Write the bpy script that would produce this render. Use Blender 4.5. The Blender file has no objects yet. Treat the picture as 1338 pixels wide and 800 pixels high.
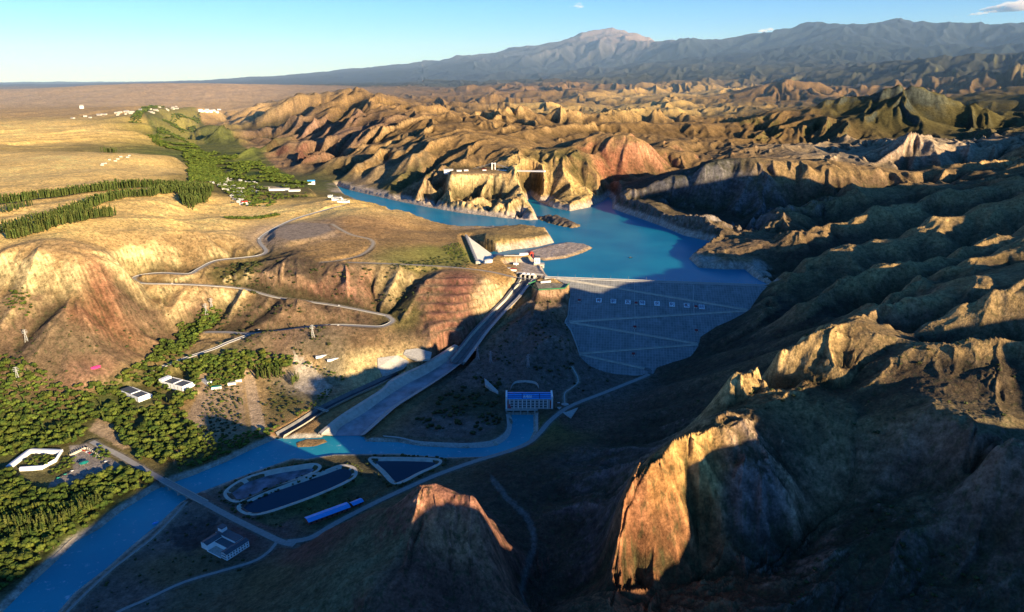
import bpy, bmesh, math, random
import numpy as np
from mathutils import Vector, Matrix
random.seed(7); rng = np.random.default_rng(11)
# ------------------------------------------------------------------ camera model (units: metres, river level z = 0)
F = 920.0; CX, CY = 669.0, 400.0; PITCH = math.radians(17.8); CAMZ = 550.0
SP, CP = math.sin(PITCH), math.cos(PITCH)
def ray(px, py):
    r = (px-CX)/F; up = (CY-py)/F
    return r, CP+up*SP, -SP+up*CP
def P(px, py, z=0.0):
    if z > 550 or (CY-py)/F*CP >= SP: raise ValueError
    dx, dy, dz = ray(px, py); t = (z-CAMZ)/dz
    return (dx*t, dy*t, z)
def PT(px, py, t):
    dx, dy, dz = ray(px, py)
    return (dx*t, dy*t, CAMZ+dz*t)
def XY(px, py, z=0.0):
    p = P(px, py, z); return (p[0], p[1])
def densify(pts, step):
    pts = np.array(pts, float); out = [pts[0]]
    for a, b in zip(pts[:-1], pts[1:]):
        n = max(1, int(np.ceil(np.linalg.norm(b-a)/step)))
        for k in range(1, n+1): out.append(a+(b-a)*k/n)
    return np.array(out)
SUN_AZ = math.radians(-45)      # horizontal direction TO the sun, from +X axis
SUN_EL = math.radians(12.3)

# ------------------------------------------------------------------ noise
def _hash(ix, iy, seed):
    h = (ix.astype(np.int64)*374761393 + iy.astype(np.int64)*668265263 + seed*1442695041) & 0xffffffff
    h = ((h ^ (h >> 13))*1274126177) & 0xffffffff
    return ((h ^ (h >> 16)) & 0xffffffff).astype(np.float32)/np.float32(4294967296.0)
def gnoise(x, y, seed=0):
    ix = np.floor(x); iy = np.floor(y); fx = (x-ix).astype(np.float32); fy = (y-iy).astype(np.float32)
    ux = fx*fx*fx*(fx*(fx*6-15)+10); uy = fy*fy*fy*(fy*(fy*6-15)+10)
    def g(ox, oy):
        a = _hash(ix+ox, iy+oy, seed)*np.float32(6.2831853)
        return np.cos(a)*(fx-ox)+np.sin(a)*(fy-oy)
    n0 = g(0,0)*(1-ux)+g(1,0)*ux; n1 = g(0,1)*(1-ux)+g(1,1)*ux
    return (n0*(1-uy)+n1*uy)*1.5
def fbm(x, y, seed=0, octs=4, gain=.5):
    s = 0; a = 1.0; f = 1.0; n = 0
    for i in range(octs):
        s = s+a*gnoise(x*f+i*17.3, y*f-i*9.1, seed+i); n += a; a *= gain; f *= 2.03
    return s/n
def ridged(x, y, seed=0, octs=5, gain=.5):
    s = 0; a = 1.0; f = 1.0; n = 0; w = 1.0
    for i in range(octs):
        v = 1-np.abs(gnoise(x*f+i*31.7, y*f+i*13.3, seed+i))*1.6
        v = np.clip(v, 0, 1)**2*w; w = np.clip(v*1.6, 0, 1)
        s = s+a*v; n += a; a *= gain; f *= 2.05
    return s/n
def sstep(a, b, x):
    t = np.clip((x-a)/(b-a), 0, 1); return t*t*(3-2*t)

# ------------------------------------------------------------------ control lines of the relief
LZ = []   # lists of (px,py,z)
LT = []   # lists of (px,py,t)
WORLD = []
def Z(*p): LZ.append(p)
def T(*p): LT.append(p)
# valley floor
Z((0,800,3),(100,740,3),(200,660,3),(300,610,3),(400,585,3),(480,575,3),(600,590,3),(690,570,4))
Z((120,800,4),(200,740,4),(270,740,4),(330,720,4),(380,708,4),(300,680,3),(350,650,3),(420,650,3),(450,620,3),(520,620,3),(600,600,4),(660,582,5),(720,550,7),(760,525,11),(830,495,15))
Z((300,670,3),(400,620,3),(470,600,3),(560,610,3)); Z((430,670,3),(500,640,3))
Z((60,800,3)); Z((160,800,6),(240,765,6),(300,740,5))
Z((0,740,8),(100,690,8),(190,640,7)); Z((0,620,14),(100,600,12),(200,600,8)); Z((0,560,20),(100,545,20),(200,560,12),(250,572,8),(340,568,7))
Z((0,503,54),(100,508,42),(200,500,22),(280,500,20),(330,490,22),(400,490,18),(440,500,14),(400,545,8))
T((-20,470,1240),(60,485,1228),(120,490,1235),(180,472,1320)); T((-20,440,1290),(60,445,1272),(100,440,1292),(150,450,1330)); Z((200,440,58),(250,420,65),(300,442,52))
T((-20,402,1330),(50,398,1325),(100,402,1330),(150,397,1385)); Z((200,388,112),(240,392,108))
Z((0,328,226),(50,333,222),(100,336,216),(140,328,214),(160,340,195)); T((155,362,1440),(158,380,1418))
T((-20,376,1378),(50,377,1358),(100,376,1364),(135,376,1390))
Z((200,310,205),(250,308,198),(290,310,185)); Z((205,352,146),(250,352,144),(300,350,142)); Z((210,333,172),(260,330,168),(300,330,158))
Z((178,368,132),(200,372,130),(250,377,124),(300,383,112),(350,390,102),(400,398,94),(460,406,84),(505,412,78))
Z((205,360,136),(240,358,140),(270,350,144),(330,337,150),(350,325,157),(345,305,166),(370,290,172),(420,270,168),(450,262,160))
# plateau on the left
Z((-250,250,250),(0,250,245),(100,250,242),(200,250,232),(240,250,220)); Z((-250,300,240),(0,300,238),(80,303,232),(160,300,220),(220,285,212))
Z((0,270,243),(100,270,238),(200,268,228),(235,262,216)); Z((0,200,268),(100,200,264),(180,200,255),(230,205,240)); Z((0,225,256),(120,225,252),(240,228,222))
Z((0,170,285),(100,170,285),(180,172,270)); Z((0,150,300),(100,150,305),(190,158,290),(240,145,300),(300,140,300))
T((0,130,8500),(60,118,9000),(110,112,9500),(200,109,9800),(290,110,9500),(335,119,9000),(380,130,8200)); T((0,109,30000),(80,107,30000),(130,109,30000),(300,108,30000),(380,102,28000))
T((0,116,14000),(60,114,15000),(350,115,14000))
# green valley
Z((435,243,128),(400,240,140),(350,226,150),(300,207,158),(260,187,165),(230,170,175)); Z((300,150,215),(280,165,190),(310,190,162),(360,208,150),(410,232,140)); Z((255,228,160),(230,200,180),(200,182,200),(190,170,225))
Z((270,235,176),(330,250,168),(350,262,170),(400,245,150)); Z((300,252,182),(290,290,190),(250,275,198),(240,300,196)); Z((385,275,180),(330,277,178),(345,285,172)); Z((280,270,176))
Z((395,300,176),(430,290,176),(375,312,174),(440,305,170)); Z((455,282,182),(480,272,172),(520,287,158),(545,300,140)); Z((500,310,158),(560,322,148),(540,300,148),(585,325,138),(600,345,130),(500,340,150),(440,330,156),(400,330,158),(360,338,152)); Z((605,304,141),(650,305,146),(700,308,140)); Z((640,352,128),(665,362,124),(690,367,121))
Z((300,345,148),(350,347,150),(400,347,148),(440,348,148),(480,350,146),(540,352,142),(600,362,135),(635,370,128))
Z((300,392,98),(350,402,92),(400,407,88),(440,409,84),(480,409,80),(520,416,75),(560,440,60),(600,442,50))
Z((560,400,95),(600,400,96)); Z((620,420,66),(640,400,84),(660,380,104))
Z((400,430,71),(450,428,73),(500,424,75)); Z((350,442,64),(300,446,58),(270,448,56)); Z((400,445,64),(460,440,64),(500,436,66),(530,445,58)); Z((350,466,42),(420,462,48),(480,456,52)); Z((460,480,30),(520,470,36),(560,462,42)); Z((440,500,14),(480,490,16),(500,480,22))
Z((460,560,3),(520,530,4),(560,497,8),(590,478,20),(610,455,33),(640,420,60),(672,382,98),(684,369,113))
Z((420,545,5),(500,500,8),(540,485,12))
# left abutment and basin
Z((700,367,120),(740,369,120)); Z((700,377,112),(735,377,112)); Z((700,400,95),(740,400,97)); Z((690,430,66),(740,440,70)); Z((655,440,50),(650,480,28),(700,478,32),(745,470,40)); Z((620,510,10),(580,560,5),(640,550,8),(600,540,8)); Z((615,480,20)); Z((660,508,18),(720,508,18),(760,500,18),(800,498,15),(700,490,28)); Z((640,525,10),(650,570,6))
# right abutment / valley side below the dam
Z((860,492,17),(830,512,13),(780,540,10),(745,562,9),(760,572,16)); Z((850,542,40),(900,525,66)); Z((890,490,40),(940,490,85)); Z((950,455,76),(985,435,96)); Z((1005,402,128),(1003,387,128)); Z((1020,430,130)); Z((925,455,50))
# ridge by the road and the dry basin in front
T((720,588,1050),(760,596,1010),(790,602,970),(830,600,945),(860,592,935),(885,582,930))
Z((650,655,28),(690,690,24),(700,710,24),(680,760,24),(690,800,26)); Z((640,620,22),(600,620,6)); Z((780,680,58),(790,740,66),(800,800,85)); Z((740,640,40),(800,640,70))
Z((860,560,40),(800,572,24)); Z((940,545,95),(1000,528,135))
# pinnacle and near left hill
T((548,634,748),(580,640,746),(618,645,745)); T((546,655,735),(542,690,712),(532,750,668),(522,800,635),(505,860,590)); T((622,655,741),(632,680,733),(643,710,722),(650,745,705),(648,800,660)); T((595,668,738),(590,700,720),(588,740,695),(585,790,660)); Z((662,690,26))
Z((535,650,116),(500,668,92),(455,684,66),(408,707,30),(375,728,12),(330,748,8),(280,780,8),(240,800,8)); Z((440,750,84),(400,780,66),(480,800,92),(350,800,48)); Z((560,628,16),(600,628,12)); Z((490,700,96),(500,750,100),(440,850,95))
# big near cliff
T((806,700,712),(812,660,722),(826,625,732),(845,605,740),(878,582,746),(905,566,748))
Z((935,556,186),(1000,531,182),(1060,518,186),(1120,509,192),(1180,516,205),(1240,545,218),(1300,575,228),(1340,572,235),(1500,600,245))
Z((798,735,76),(830,745,74),(880,750,76),(940,745,80)); Z((1000,735,78),(1050,700,95),(1100,660,120)); Z((900,660,125),(960,650,130),(1020,640,140)); Z((1000,575,165),(1060,590,158)); Z((960,590,165)); Z((1120,590,162),(1200,600,175),(1280,610,195)); T((1180,640,728),(1090,700,705))
Z((1340,600,205),(1270,622,178),(1200,650,155),(1150,685,135),(1100,722,118),(1040,765,100),(1000,792,92)); Z((1200,760,118),(1300,700,160),(1338,800,130),(1100,800,100)); Z((900,800,78),(850,790,70))
# behind the dome
T((1000,514,925),(1040,509,905),(1080,501,890),(1150,489,860),(1250,481,850),(1340,471,840)); T((1250,520,790),(1340,530,770))
def K(dz, *L):
    """a crest line with a hollow running behind it"""
    T(*L); w = [PT(*q) for q in L]; WORLD.append([(p[0]*(1+.036), p[1]*(1+.036), p[2]-dz) for p in w])
K(34,(1228,444,885),(1270,439,875),(1340,443,860))
K(42,(1172,428,972),(1213,414,970),(1250,395,965),(1299,376,960),(1340,361,960))
K(46,(962,484,905),(990,470,918),(1018,453,930),(1050,432,948),(1074,416,962),(1100,410,985),(1160,397,1040),(1200,385,1080),(1260,362,1120),(1340,335,1150))
T((985,508,890),(1020,500,885),(1050,492,888),(1085,485,890),(1110,470,905))
K(54,(1135,396,1140),(1164,384,1170),(1183,371,1190),(1198,354,1210),(1232,341,1240),(1269,333,1260),(1312,318,1290),(1340,308,1310))
K(58,(1040,398,1270),(1078,376,1300),(1100,361,1320),(1146,341,1350),(1185,337,1370),(1213,329,1390),(1254,320,1420),(1300,302,1450),(1340,290,1470))
K(58,(1003,374,1526),(1020,357,1560),(1050,336,1600),(1100,314,1640),(1179,306,1650),(1189,292,1665),(1213,281,1690),(1234,279,1700),(1280,266,1740),(1340,255,1760))
K(56,(1040,305,1820),(1090,290,1850),(1115,281,1880),(1138,266,1910),(1180,262,1930),(1240,246,1960),(1340,229,2000))
K(54,(985,300,2000),(1010,277,2080),(1060,262,2150),(1105,252,2200),(1150,244,2250),(1220,240,2250),(1340,215,2300))
Z((928,338,128),(955,328,142),(975,336,146),(992,350,146)); 
T((822,244,2480),(870,232,2450),(920,218,2410),(1000,212,2390),(1050,225,2360),(1120,233,2350),(1200,225,2400),(1340,205,2500))
T((870,258,2450),(950,262,2350)); Z((808,248,163),(850,265,165),(900,280,162),(938,295,154)); Z((1004,366,128))
T((1170,190,3050),(1195,178,3000),(1230,188,2950),(1260,200,2900)); T((1165,225,2850),(1230,240,2750),(1290,225,2800)); T((1100,215,2900),(1040,200,3000))
# middle-distance hills to the right
T((1050,160,4100),(1120,140,4200),(1180,122,4200),(1215,135,4100),(1270,165,3900)); T((1000,170,4200),(900,195,3400),(950,200,3200)); T((1338,180,3300),(1260,190,3400)); T((1338,130,4600),(1280,150,4500)); T((1100,190,3600),(1200,170,3700))
T((1000,112,7000),(1040,107,7000),(1090,120,6700),(1150,130,6400)); T((1338,115,6000),(1240,120,6300)); T((1050,125,8500),(1130,100,8500),(1200,84,8500),(1240,78,8500),(1338,68,8500)); T((1200,108,7200),(1338,95,7300))
T((950,120,8200),(880,128,7000),(850,148,5200),(800,160,4600)); T((700,140,6200),(650,142,5600),(500,130,6400),(560,128,7500)); T((700,118,9000),(800,112,10000),(900,100,11000),(1000,92,12000),(1080,85,12500),(1338,80,12000)); T((500,108,15000),(600,106,15000),(700,106,13500),(430,112,13000))
T((300,108,28000),(400,97,28000),(450,92,28000),(500,87,28000),(560,81,28000),(600,77,28000),(650,72,28000),(690,66,28000),(720,58,28000),(745,48,28000),(765,44,28000),(790,41,28000),(815,42,28000),(835,47,28000),(850,57,28000),(875,68,28000))
T((470,104,19000),(560,98,19000),(640,93,19000),(720,92,19000),(800,90,19000),(860,84,19500))
T((880,66,20000),(920,61,20000),(960,56,20000),(1000,51,20000),(1030,41,20000),(1060,35,20000),(1100,32,20000),(1160,29,20000),(1200,31,20000),(1260,34,20000),(1338,31,20000),(1500,39,20000))
T((960,75,15500),(1050,65,15500),(1150,60,15500),(1250,62,15500),(1338,55,15500))
# massif across the reservoir arm
T((320,152,6500),(345,138,6600),(375,128,6600),(420,124,6200),(455,118,5600),(482,121,5200),(520,140,4500),(548,152,4000),(575,165,3550),(605,172,3300),(650,186,3000),(688,212,2700)); T((688,212,2700),(692,228,2560),(697,250,2450)); T((590,222,2720),(650,223,2700))
T((640,152,4700),(700,165,4100),(750,172,3900),(720,195,3300)); T((560,145,5200),(620,135,5600),(480,126,5800))
T((790,176,3050),(822,180,2950),(840,190,2900)); Z((796,246,140)); T((715,212,2820),(740,204,2800),(770,214,2780),(795,232,2760)); T((700,232,2700),(730,238,2690),(765,245,2640)); Z((708,258,138),(740,264,142),(780,254,140)); T((700,200,3200),(740,190,3300)); T((880,215,3000),(850,225,2900)); T((880,185,3500),(830,165,4200))
Z((440,236,128),(470,240,134),(520,253,137),(560,261,137),(600,269,137),(650,275,137),(690,278,136)); Z((704,262,120))
T((450,215,3500),(380,200,4100),(330,178,4900)); 
SPUR = [((385,168,290),(330,196,190)),((400,176,270),(345,204,165)),((424,178,265),(362,213,150)),((450,180,262),(385,223,140)),((476,188,255),(410,232,132)),((498,196,250),(435,241,122)),((515,198,248),(462,246,118)),((538,206,238),(500,258,117)),((572,220,222),(538,268,117)),((602,231,205),(570,276,117)),((640,240,188),(612,281,117)),((672,258,165),(655,286,117)),((692,266,150),(690,289,117))]
_sp = [(np.array(P(*a)), np.array(P(*b_))) for a, b_ in SPUR]
for (a, b_) in _sp: WORLD.append([tuple(a), tuple(a*.5+b_*.5+np.array([0,0,14])), tuple(b_+(a-b_)*.06+np.array([0,0,10]))])
for (a, b_), (c, d) in zip(_sp[:-1], _sp[1:]):
    u = (a+c)/2; v = (b_+d)/2; WORLD.append([tuple(u-np.array([0,0,46])), tuple(u*.5+v*.5-np.array([0,0,42])), tuple(v+(u-v)*.10-np.array([0,0,4]))])
# relief outside the frame: side ranges and the ridge the drone hovers over (unseen, heights shaped to set the edges of the evening shadow)
def W(*p): WORLD.append(p)
_prof = [(-100,262),(40,258),(110,232),(200,262),(330,276),(425,286),(452,190),(480,166),(540,164),(566,205),(596,285),(640,288),(690,290),(735,302),(775,308),(820,272),(938,282),(985,322),(1100,335),(1300,335),(1500,306),(1700,274),(1850,264),(1950,290),(2045,535),(2310,560),(2420,430),(2500,400)]
W(*[((c+200)*.7071, (c-200)*.7071, z) for c, z in _prof])
W((601,35,165),(636,71-30,150),(813,-106,140),(997,-276,130)); W((-300,0,60),(-100,150,40),(60,330,60),(260,330,100)); W((300,300,110),(400,380,130),(470,480,150),(560,560,190),(700,690,235),(820,760,260)); W((-600,-200,30),(-700,200,20),(-700,500,15))
W((0,-600,190),(600,-400,200),(1500,0,300),(2600,600,380)); W((-1500,-300,60),(-1300,400,80),(-1500,900,210)); W((-2500,0,240),(-2500,1500,250))
W((2400,1500,380),(2500,2500,350),(4000,4500,520),(6000,8000,760),(12000,14000,1500)); W((3000,-2000,400)); W((0,-3000,300)); W((-3000,-2000,250)); W((-6000,4000,290)); W((-12000,12000,400))
W((1500,1800,320),(1800,2300,330),(2200,3000,350))
for q in ((0,-40000,500),(40000,0,900),(-40000,0,400),(30000,30000,1500),(-30000,25000,420),(-15000,42000,500),(0,46000,700),(20000,40000,1200),(8000,-8000,600),(-8000,-8000,300),(-5000,0,260),(6000,1000,600)): W(q)

# dam plane: crest line and toe point
CR_L = np.array(P(722,364,123)); CR_R = np.array(P(1002,374.5,123)); TOE = np.array(P(845,491,15))
_n = np.cross(CR_R-CR_L, TOE-CR_L); _n /= np.linalg.norm(_n); 
if _n[2] < 0: _n = -_n
def dam_z(x, y): return CR_L[2]-(_n[0]*(x-CR_L[0])+_n[1]*(y-CR_L[1]))/_n[2]
def on_dam(px, py, off=0.0):
    d = np.array(ray(px, py)); c = np.array([0,0,CAMZ]); t = np.dot(CR_L+_n*off-c, _n)/np.dot(d, _n)
    return c+d*t
DAM_OUT = [(725,364),(741,372),(745,385),(743,400),(741,414),(737,422),(745,432),(752,450),(757,466),(770,478),(790,486),(815,490),(838,491),(853,489),(858,480),(880,473),(902,466),(912,452),(915,440),(935,427),(962,415),(980,405),(988,392),(995,382),(1003,374)]
EDGE = [(on_dam(*p)) for p in DAM_OUT]

# spatial coordinates used for interpolation: log-polar about the viewpoint foot (conformal)
def lp(x, y):
    r = np.sqrt(x*x+y*y)+1e-6
    return np.arctan2(x, y), np.log(r)
def rbf_build():
    pts = []
    for L in LZ:
        a = np.array([P(*p) for p in L]); pts += list(densify_lp(a)) if len(a) > 1 else list(a)
    for L in LT:
        a = np.array([PT(*p) for p in L]); pts += list(densify_lp(a)) if len(a) > 1 else list(a)
    for L in WORLD:
        a = np.array(L, float); pts += list(densify_lp(a, .12)) if len(a) > 1 else list(a)
    for p in DAM_OUT:
        q = on_dam(*p); pts.append(q+np.array([0,0,1.0]))
        c = on_dam(850,420); m = q+(c-q)*.12; pts.append(m+np.array([0,0,-9.0]))
        m = q+(c-q)*.45; pts.append(m+np.array([0,0,-14.0]))
    return np.array(pts)
def densify_lp(a, step=.028):
    out = [a[0]]
    for p, q in zip(a[:-1], a[1:]):
        pa, pb = lp(p[0], p[1]), lp(q[0], q[1])
        n = max(1, int(math.hypot(pa[0]-pb[0], pa[1]-pb[1])/step))
        for k in range(1, n+1): out.append(p+(q-p)*k/n)
    return out
CTRL = rbf_build()
ca, cl = lp(CTRL[:,0], CTRL[:,1]); cz = CTRL[:,2]
# heights relative to a distance trend keep far ranges from tilting the near ground
_d = np.sqrt((ca[:,None]-ca[None])**2+(cl[:,None]-cl[None])**2)
_A = np.sqrt(_d**2+.004**2); _A[np.diag_indices(len(ca))] -= 2e-3
_w = np.linalg.solve(np.block([[_A, np.ones((len(ca),1))],[np.ones((1,len(ca))), np.zeros((1,1))]]), np.append(cz, 0))
def rbf_eval(a, l):
    a = a.ravel(); l = l.ravel(); out = np.zeros(len(a))
    for s in range(0, len(a), 20000):
        d = np.sqrt((a[s:s+20000,None]-ca[None])**2+(l[s:s+20000,None]-cl[None])**2+.004**2)
        out[s:s+20000] = d@_w[:-1]+_w[-1]
    return out
# coarse lookup table for the base relief
GA = np.radians(np.concatenate([np.linspace(-180,-48,45), np.linspace(-47.7,47.7,520), np.linspace(48,180,45)]))
GL = np.log(np.concatenate([np.geomspace(8,290,40), np.geomspace(296,9000,520), np.geomspace(9200,50000,110)]))
_ga, _gl = np.meshgrid(GA, GL); BASE = rbf_eval(_ga, _gl).reshape(_ga.shape).astype(np.float32)
def lut_w(x, y):
    a, l = lp(x, y); l = np.clip(l, GL[0], GL[-1]-1e-4)
    i = np.clip(np.searchsorted(GA, a)-1, 0, len(GA)-2); j = np.clip(np.searchsorted(GL, l)-1, 0, len(GL)-2)
    return i, j, np.clip((a-GA[i])/(GA[i+1]-GA[i]), 0, 1).astype(np.float32), np.clip((l-GL[j])/(GL[j+1]-GL[j]), 0, 1).astype(np.float32)
def lut(tab, w):
    i, j, fa, fl = w
    if tab.ndim == 3: fa = fa[...,None]; fl = fl[...,None]
    return (tab[j,i]*(1-fa)+tab[j,i+1]*fa)*(1-fl)+(tab[j+1,i]*(1-fa)+tab[j+1,i+1]*fa)*fl
# ------------------------------------------------------------------ fields painted from scattered samples
def field(samples, power=4.0):
    """samples: (px,py,z_or_t,value...) ; z if < 1000 and kind 'z' else depth"""
    pts = []; vals = []
    for s in samples:
        kind, px, py, q, v = s
        p = P(px,py,q) if kind == 'z' else (PT(px,py,q) if kind == 't' else (px,py,q))
        pts.append(lp(np.float64(p[0]), np.float64(p[1]))); vals.append(np.atleast_1d(v))
    pts = np.array(pts); vals = np.array(vals, float)
    def ev(a, l):
        sh = a.shape; a = a.ravel(); l = l.ravel(); out = np.zeros((len(a), vals.shape[1]), np.float32)
        for s in range(0, len(a), 50000):
            d = (a[s:s+50000,None]-pts[None,:,0])**2+(l[s:s+50000,None]-pts[None,:,1])**2+1e-5
            w = d**(-power/2); w /= w.sum(1, keepdims=True); out[s:s+50000] = w@vals
        return out.reshape(sh+(vals.shape[1],))
    return ev(_ga[::3,::3], _gl[::3,::3]), pts
def field_at(tabs, x, y):
    tab = tabs[0]; ga = GA[::3]; gl = GL[::3]; a, l = lp(x, y); l = np.clip(l, gl[0], gl[-1]-1e-4)
    i = np.clip(np.searchsorted(ga, a)-1, 0, len(ga)-2); j = np.clip(np.searchsorted(gl, l)-1, 0, len(gl)-2)
    fa = np.clip((a-ga[i])/(ga[i+1]-ga[i]), 0, 1).astype(np.float32)[...,None]; fl = np.clip((l-gl[j])/(gl[j+1]-gl[j]), 0, 1).astype(np.float32)[...,None]
    return (tab[j,i]*(1-fa)+tab[j,i+1]*fa)*(1-fl)+(tab[j+1,i]*(1-fa)+tab[j+1,i+1]*fa)*fl
def seg_dist(x, y, pl, closed=False):
    """distance of points to a polyline; also parameter-interpolated extra columns"""
    pl = np.asarray(pl, float); n = len(pl); best = np.full(x.shape, 1e18); ex = np.zeros(x.shape)
    rngs = range(n if closed else n-1)
    for i in rngs:
        a = pl[i]; b = pl[(i+1) % n]; dx, dy = b[0]-a[0], b[1]-a[1]; L2 = dx*dx+dy*dy+1e-9
        t = np.clip(((x-a[0])*dx+(y-a[1])*dy)/L2, 0, 1); d = (x-a[0]-t*dx)**2+(y-a[1]-t*dy)**2
        m = d < best; best = np.where(m, d, best)
        if pl.shape[1] > 2: ex = np.where(m, a[2]+t*(b[2]-a[2]), ex)
    return np.sqrt(best), ex
def inside(x, y, poly):
    c = np.zeros(x.shape, bool); n = len(poly)
    for i in range(n):
        x0, y0 = poly[i][:2]; x1, y1 = poly[(i+1) % n][:2]
        if y0 == y1: continue
        m = ((y0 > y) != (y1 > y)) & (x < (x1-x0)*(y-y0)/(y1-y0)+x0); c ^= m
    return c
def sdf(x, y, poly):
    d, _ = seg_dist(x, y, [p[:2] for p in poly], True); return np.where(inside(x, y, poly), -d, d)
def near(x, y, poly, m):
    q = np.array([p[:2] for p in poly]); return (x > q[:,0].min()-m) & (x < q[:,0].max()+m) & (y > q[:,1].min()-m) & (y < q[:,1].max()+m)
def crom(pts, k=6, closed=False):
    p = np.array(pts, float); n = len(p); out = []
    for i in range(n if closed else n-1):
        if closed: a, b, c, d = p[(i-1) % n], p[i], p[(i+1) % n], p[(i+2) % n]
        else: a, b, c, d = p[max(i-1,0)], p[i], p[i+1], p[min(i+2,n-1)]
        for j in range(k):
            t = j/k; out.append(.5*((2*b)+(-a+c)*t+(2*a-5*b+4*c-d)*t*t+(-a+3*b-3*c+d)*t**3))
    if not closed: out.append(p[-1])
    return np.array(out)
def pp(*p): return [P(*q) for q in p]
def pz(z, *p): return [P(q[0], q[1], z) for q in p]

RIVER = pz(0,(-60,850),(6,797),(42,761),(75,732),(97,709),(130,691),(156,670),(201,641),(227,629),(260,618),(292,605),(338,583),(360,574),(418,572),(469,571),(474,577),(520,578),(550,583),(610,586),(650,582),(664,570),(670,552),(668,542),(697,542),(697,564),(688,583),(665,592),(639,597),(580,598),(520,593),(436,594),(400,600),(383,599),(325,619),(276,638),(257,645),(237,656),(208,684),(169,716),(140,742),(97,775),(50,830))
RES = pz(115,(440,243),(455,248),(480,254),(520,263),(560,271),(600,278),(650,284),(690,288),(703,287),(697,274),(689,262),(694,256),(702,263),(720,271),(745,276),(770,271),(788,263),(795,257),(800,262),(800,273),(838,286),(868,297),(894,308),(930,316),(917,327),(900,338),(913,350),(945,352),(973,352),(985,362),(1010,376),(1003,379),(860,374),(722,369),(712,358),(706,346),(694,340),(686,339),(654,341),(646,331),(665,327),(700,323),(724,317),(718,307),(690,303),(640,300),(600,302),(580,300),(562,297),(545,292),(520,280),(490,272),(470,266),(452,258))
SADDLE = [P(610.5,308,133), P(625.5,343,133), P(634,350,120), P(652,341,113.5), P(650,330,115)]
BENCH = pp((545,372,122),(600,366,130),(650,372,120),(660,380,105),(625,425,62),(590,440,55),(560,425,75),(548,395,100))
PENINSULA = pz(150,(592,301),(612,298),(650,300),(690,301),(716,304),(718,306))
SPIT = pz(119,(690,328),(720,320),(742,316),(762,318),(772,322),(760,328),(738,335),(712,338),(700,336))
ROCK = pz(119,(703,284),(718,282),(738,285),(757,294),(748,296),(722,291))
DAMPOLY = [tuple(e[:2]) for e in EDGE]
POND_A = pz(4,(296,644),(318,628),(352,617),(386,611),(410,608),(417,612),(408,619),(384,628),(350,641),(322,653),(305,655))
POND_B = pz(4,(313,664),(325,654),(352,642),(390,629),(425,617),(445,610),(460,612),(464,620),(455,629),(420,645),(380,660),(345,671),(325,672))
POND_C = pz(4,(484,601),(500,600),(530,600),(560,601),(574,603),(570,609),(550,618),(533,627),(520,632),(512,630),(500,617))
# roads: (name, centre line, width, shoulder)
ROADS = {
 'bridge_road': (pp((120,577,16),(133,584,14),(154,594,10),(175,606,8),(194,617,8),(219,631,8),(258,652,8),(300,675,6),(340,695,5),(368,708,4.5),(385,712,5)), 9),
 'valley_road': (pp((375,708,4.5),(405,703,5),(440,683,5),(480,662,5),(520,643,5),(570,621,5),(620,603,5),(660,591,6),(690,579,6),(705,566,7),(720,549,8),(745,531,10),(790,513,13),(835,495,16.5),(848,489,18.5)), 8.5),
 'gravel_path': (pp((362,708,4.5),(350,722,5),(330,734,5),(290,746,6),(240,761,6),(190,784,7),(150,802,7),(110,830,8)), 4.5),
 'riverside_path': (pp((243,656,4),(222,680,4),(195,706,4),(140,749,4),(88,799,4),(60,830,4)), 3.2),
 'hill_road': (pp((505,412,78),(475,406,83),(443,400,88),(409,395,92),(370,390,98),(354,387,102),(315,377,112),(270,373,122),(225,371,128),(186,370,131),(175,365,133),(183,360,135),(210,357,138),(246,358,140),(261,351,143),(282,341,147),(318,337,150),(339,334,151),(348,328,153),(339,315,160),(348,305,165),(374,291,170),(399,282,171),(435,272,166),(453,268,158)), 8),
 'lower_road': (pp((505,412,78),(513,418,75),(509,423,72.5),(496,427,71),(470,426,69),(441,425,68),(409,427,66),(370,432,62),(330,437,58),(300,447,56.5),(279,456,50),(246,467,41),(200,484,30)), 8),
 'lay_by': (pp((345,435,58),(321,436,57),(295,434,57),(268,434,57)), 9),
 'foot_path': (pp((738,528,8.5),(738,514,16),(747,507,17),(755,500,18),(754,491,21),(747,479,30)), 2.2),
 'terrace_track': (pp((434,293,176),(457,306,168),(484,313,162),(486,322,157),(470,334,152),(440,341,150),(420,343,150)), 6),
 'terrace_path': (pp((455,343,148),(540,346,145),(600,350,139),(640,355,130),(672,362,124),(700,365,122)), 5),
}
ROAD_SM = {k: (crom(v[0], 6), v[1]) for k, v in ROADS.items()}
PADS = [ # (polygon, z, blend)
 (pz(176,(362,297),(395,290),(428,292),(433,300),(412,308),(380,313),(362,308)), 174, 25),
 (pz(120,(700,368),(744,371),(738,377),(704,379)), 119.5, 14),
 (pz(8,(655,535),(728,535),(760,530),(745,548),(722,552),(700,540),(664,540)), 7.5, 10),
 (pz(4,(258,712),(290,684),(330,700),(325,722),(290,742)), 4.5, 20),
 (pz(13,(58,628),(92,612),(108,586),(128,588),(155,605),(128,612),(95,628),(62,640)), 12, 12),
 (pz(13,(15,610),(35,590),(85,592),(60,612)), 14, 10),
 (pz(24,(160,508),(186,504),(206,525),(180,530)), 23, 10),
 (pz(21,(222,492),(235,488),(256,508),(236,515)), 21, 10),
 (pz(4,(400,690),(470,655),(475,662),(408,696)), 4.5, 10),
 (pz(122,(660,345),(698,342),(705,358),(680,362)), 122, 14),
 (pz(222,(590,219),(655,221),(660,226),(590,227)), 220, 40),
 (pz(176,(330,246),(400,241),(405,249),(350,252)), 166, 30),
]
SPILL = pp((690,364,116),(684,372,111),(676,382,100),(668,392,91),(655,405,77),(640,421,61),(625,438,46),(612,455,33),(597,474,20))   # chute centre line, (x,y,z)
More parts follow.
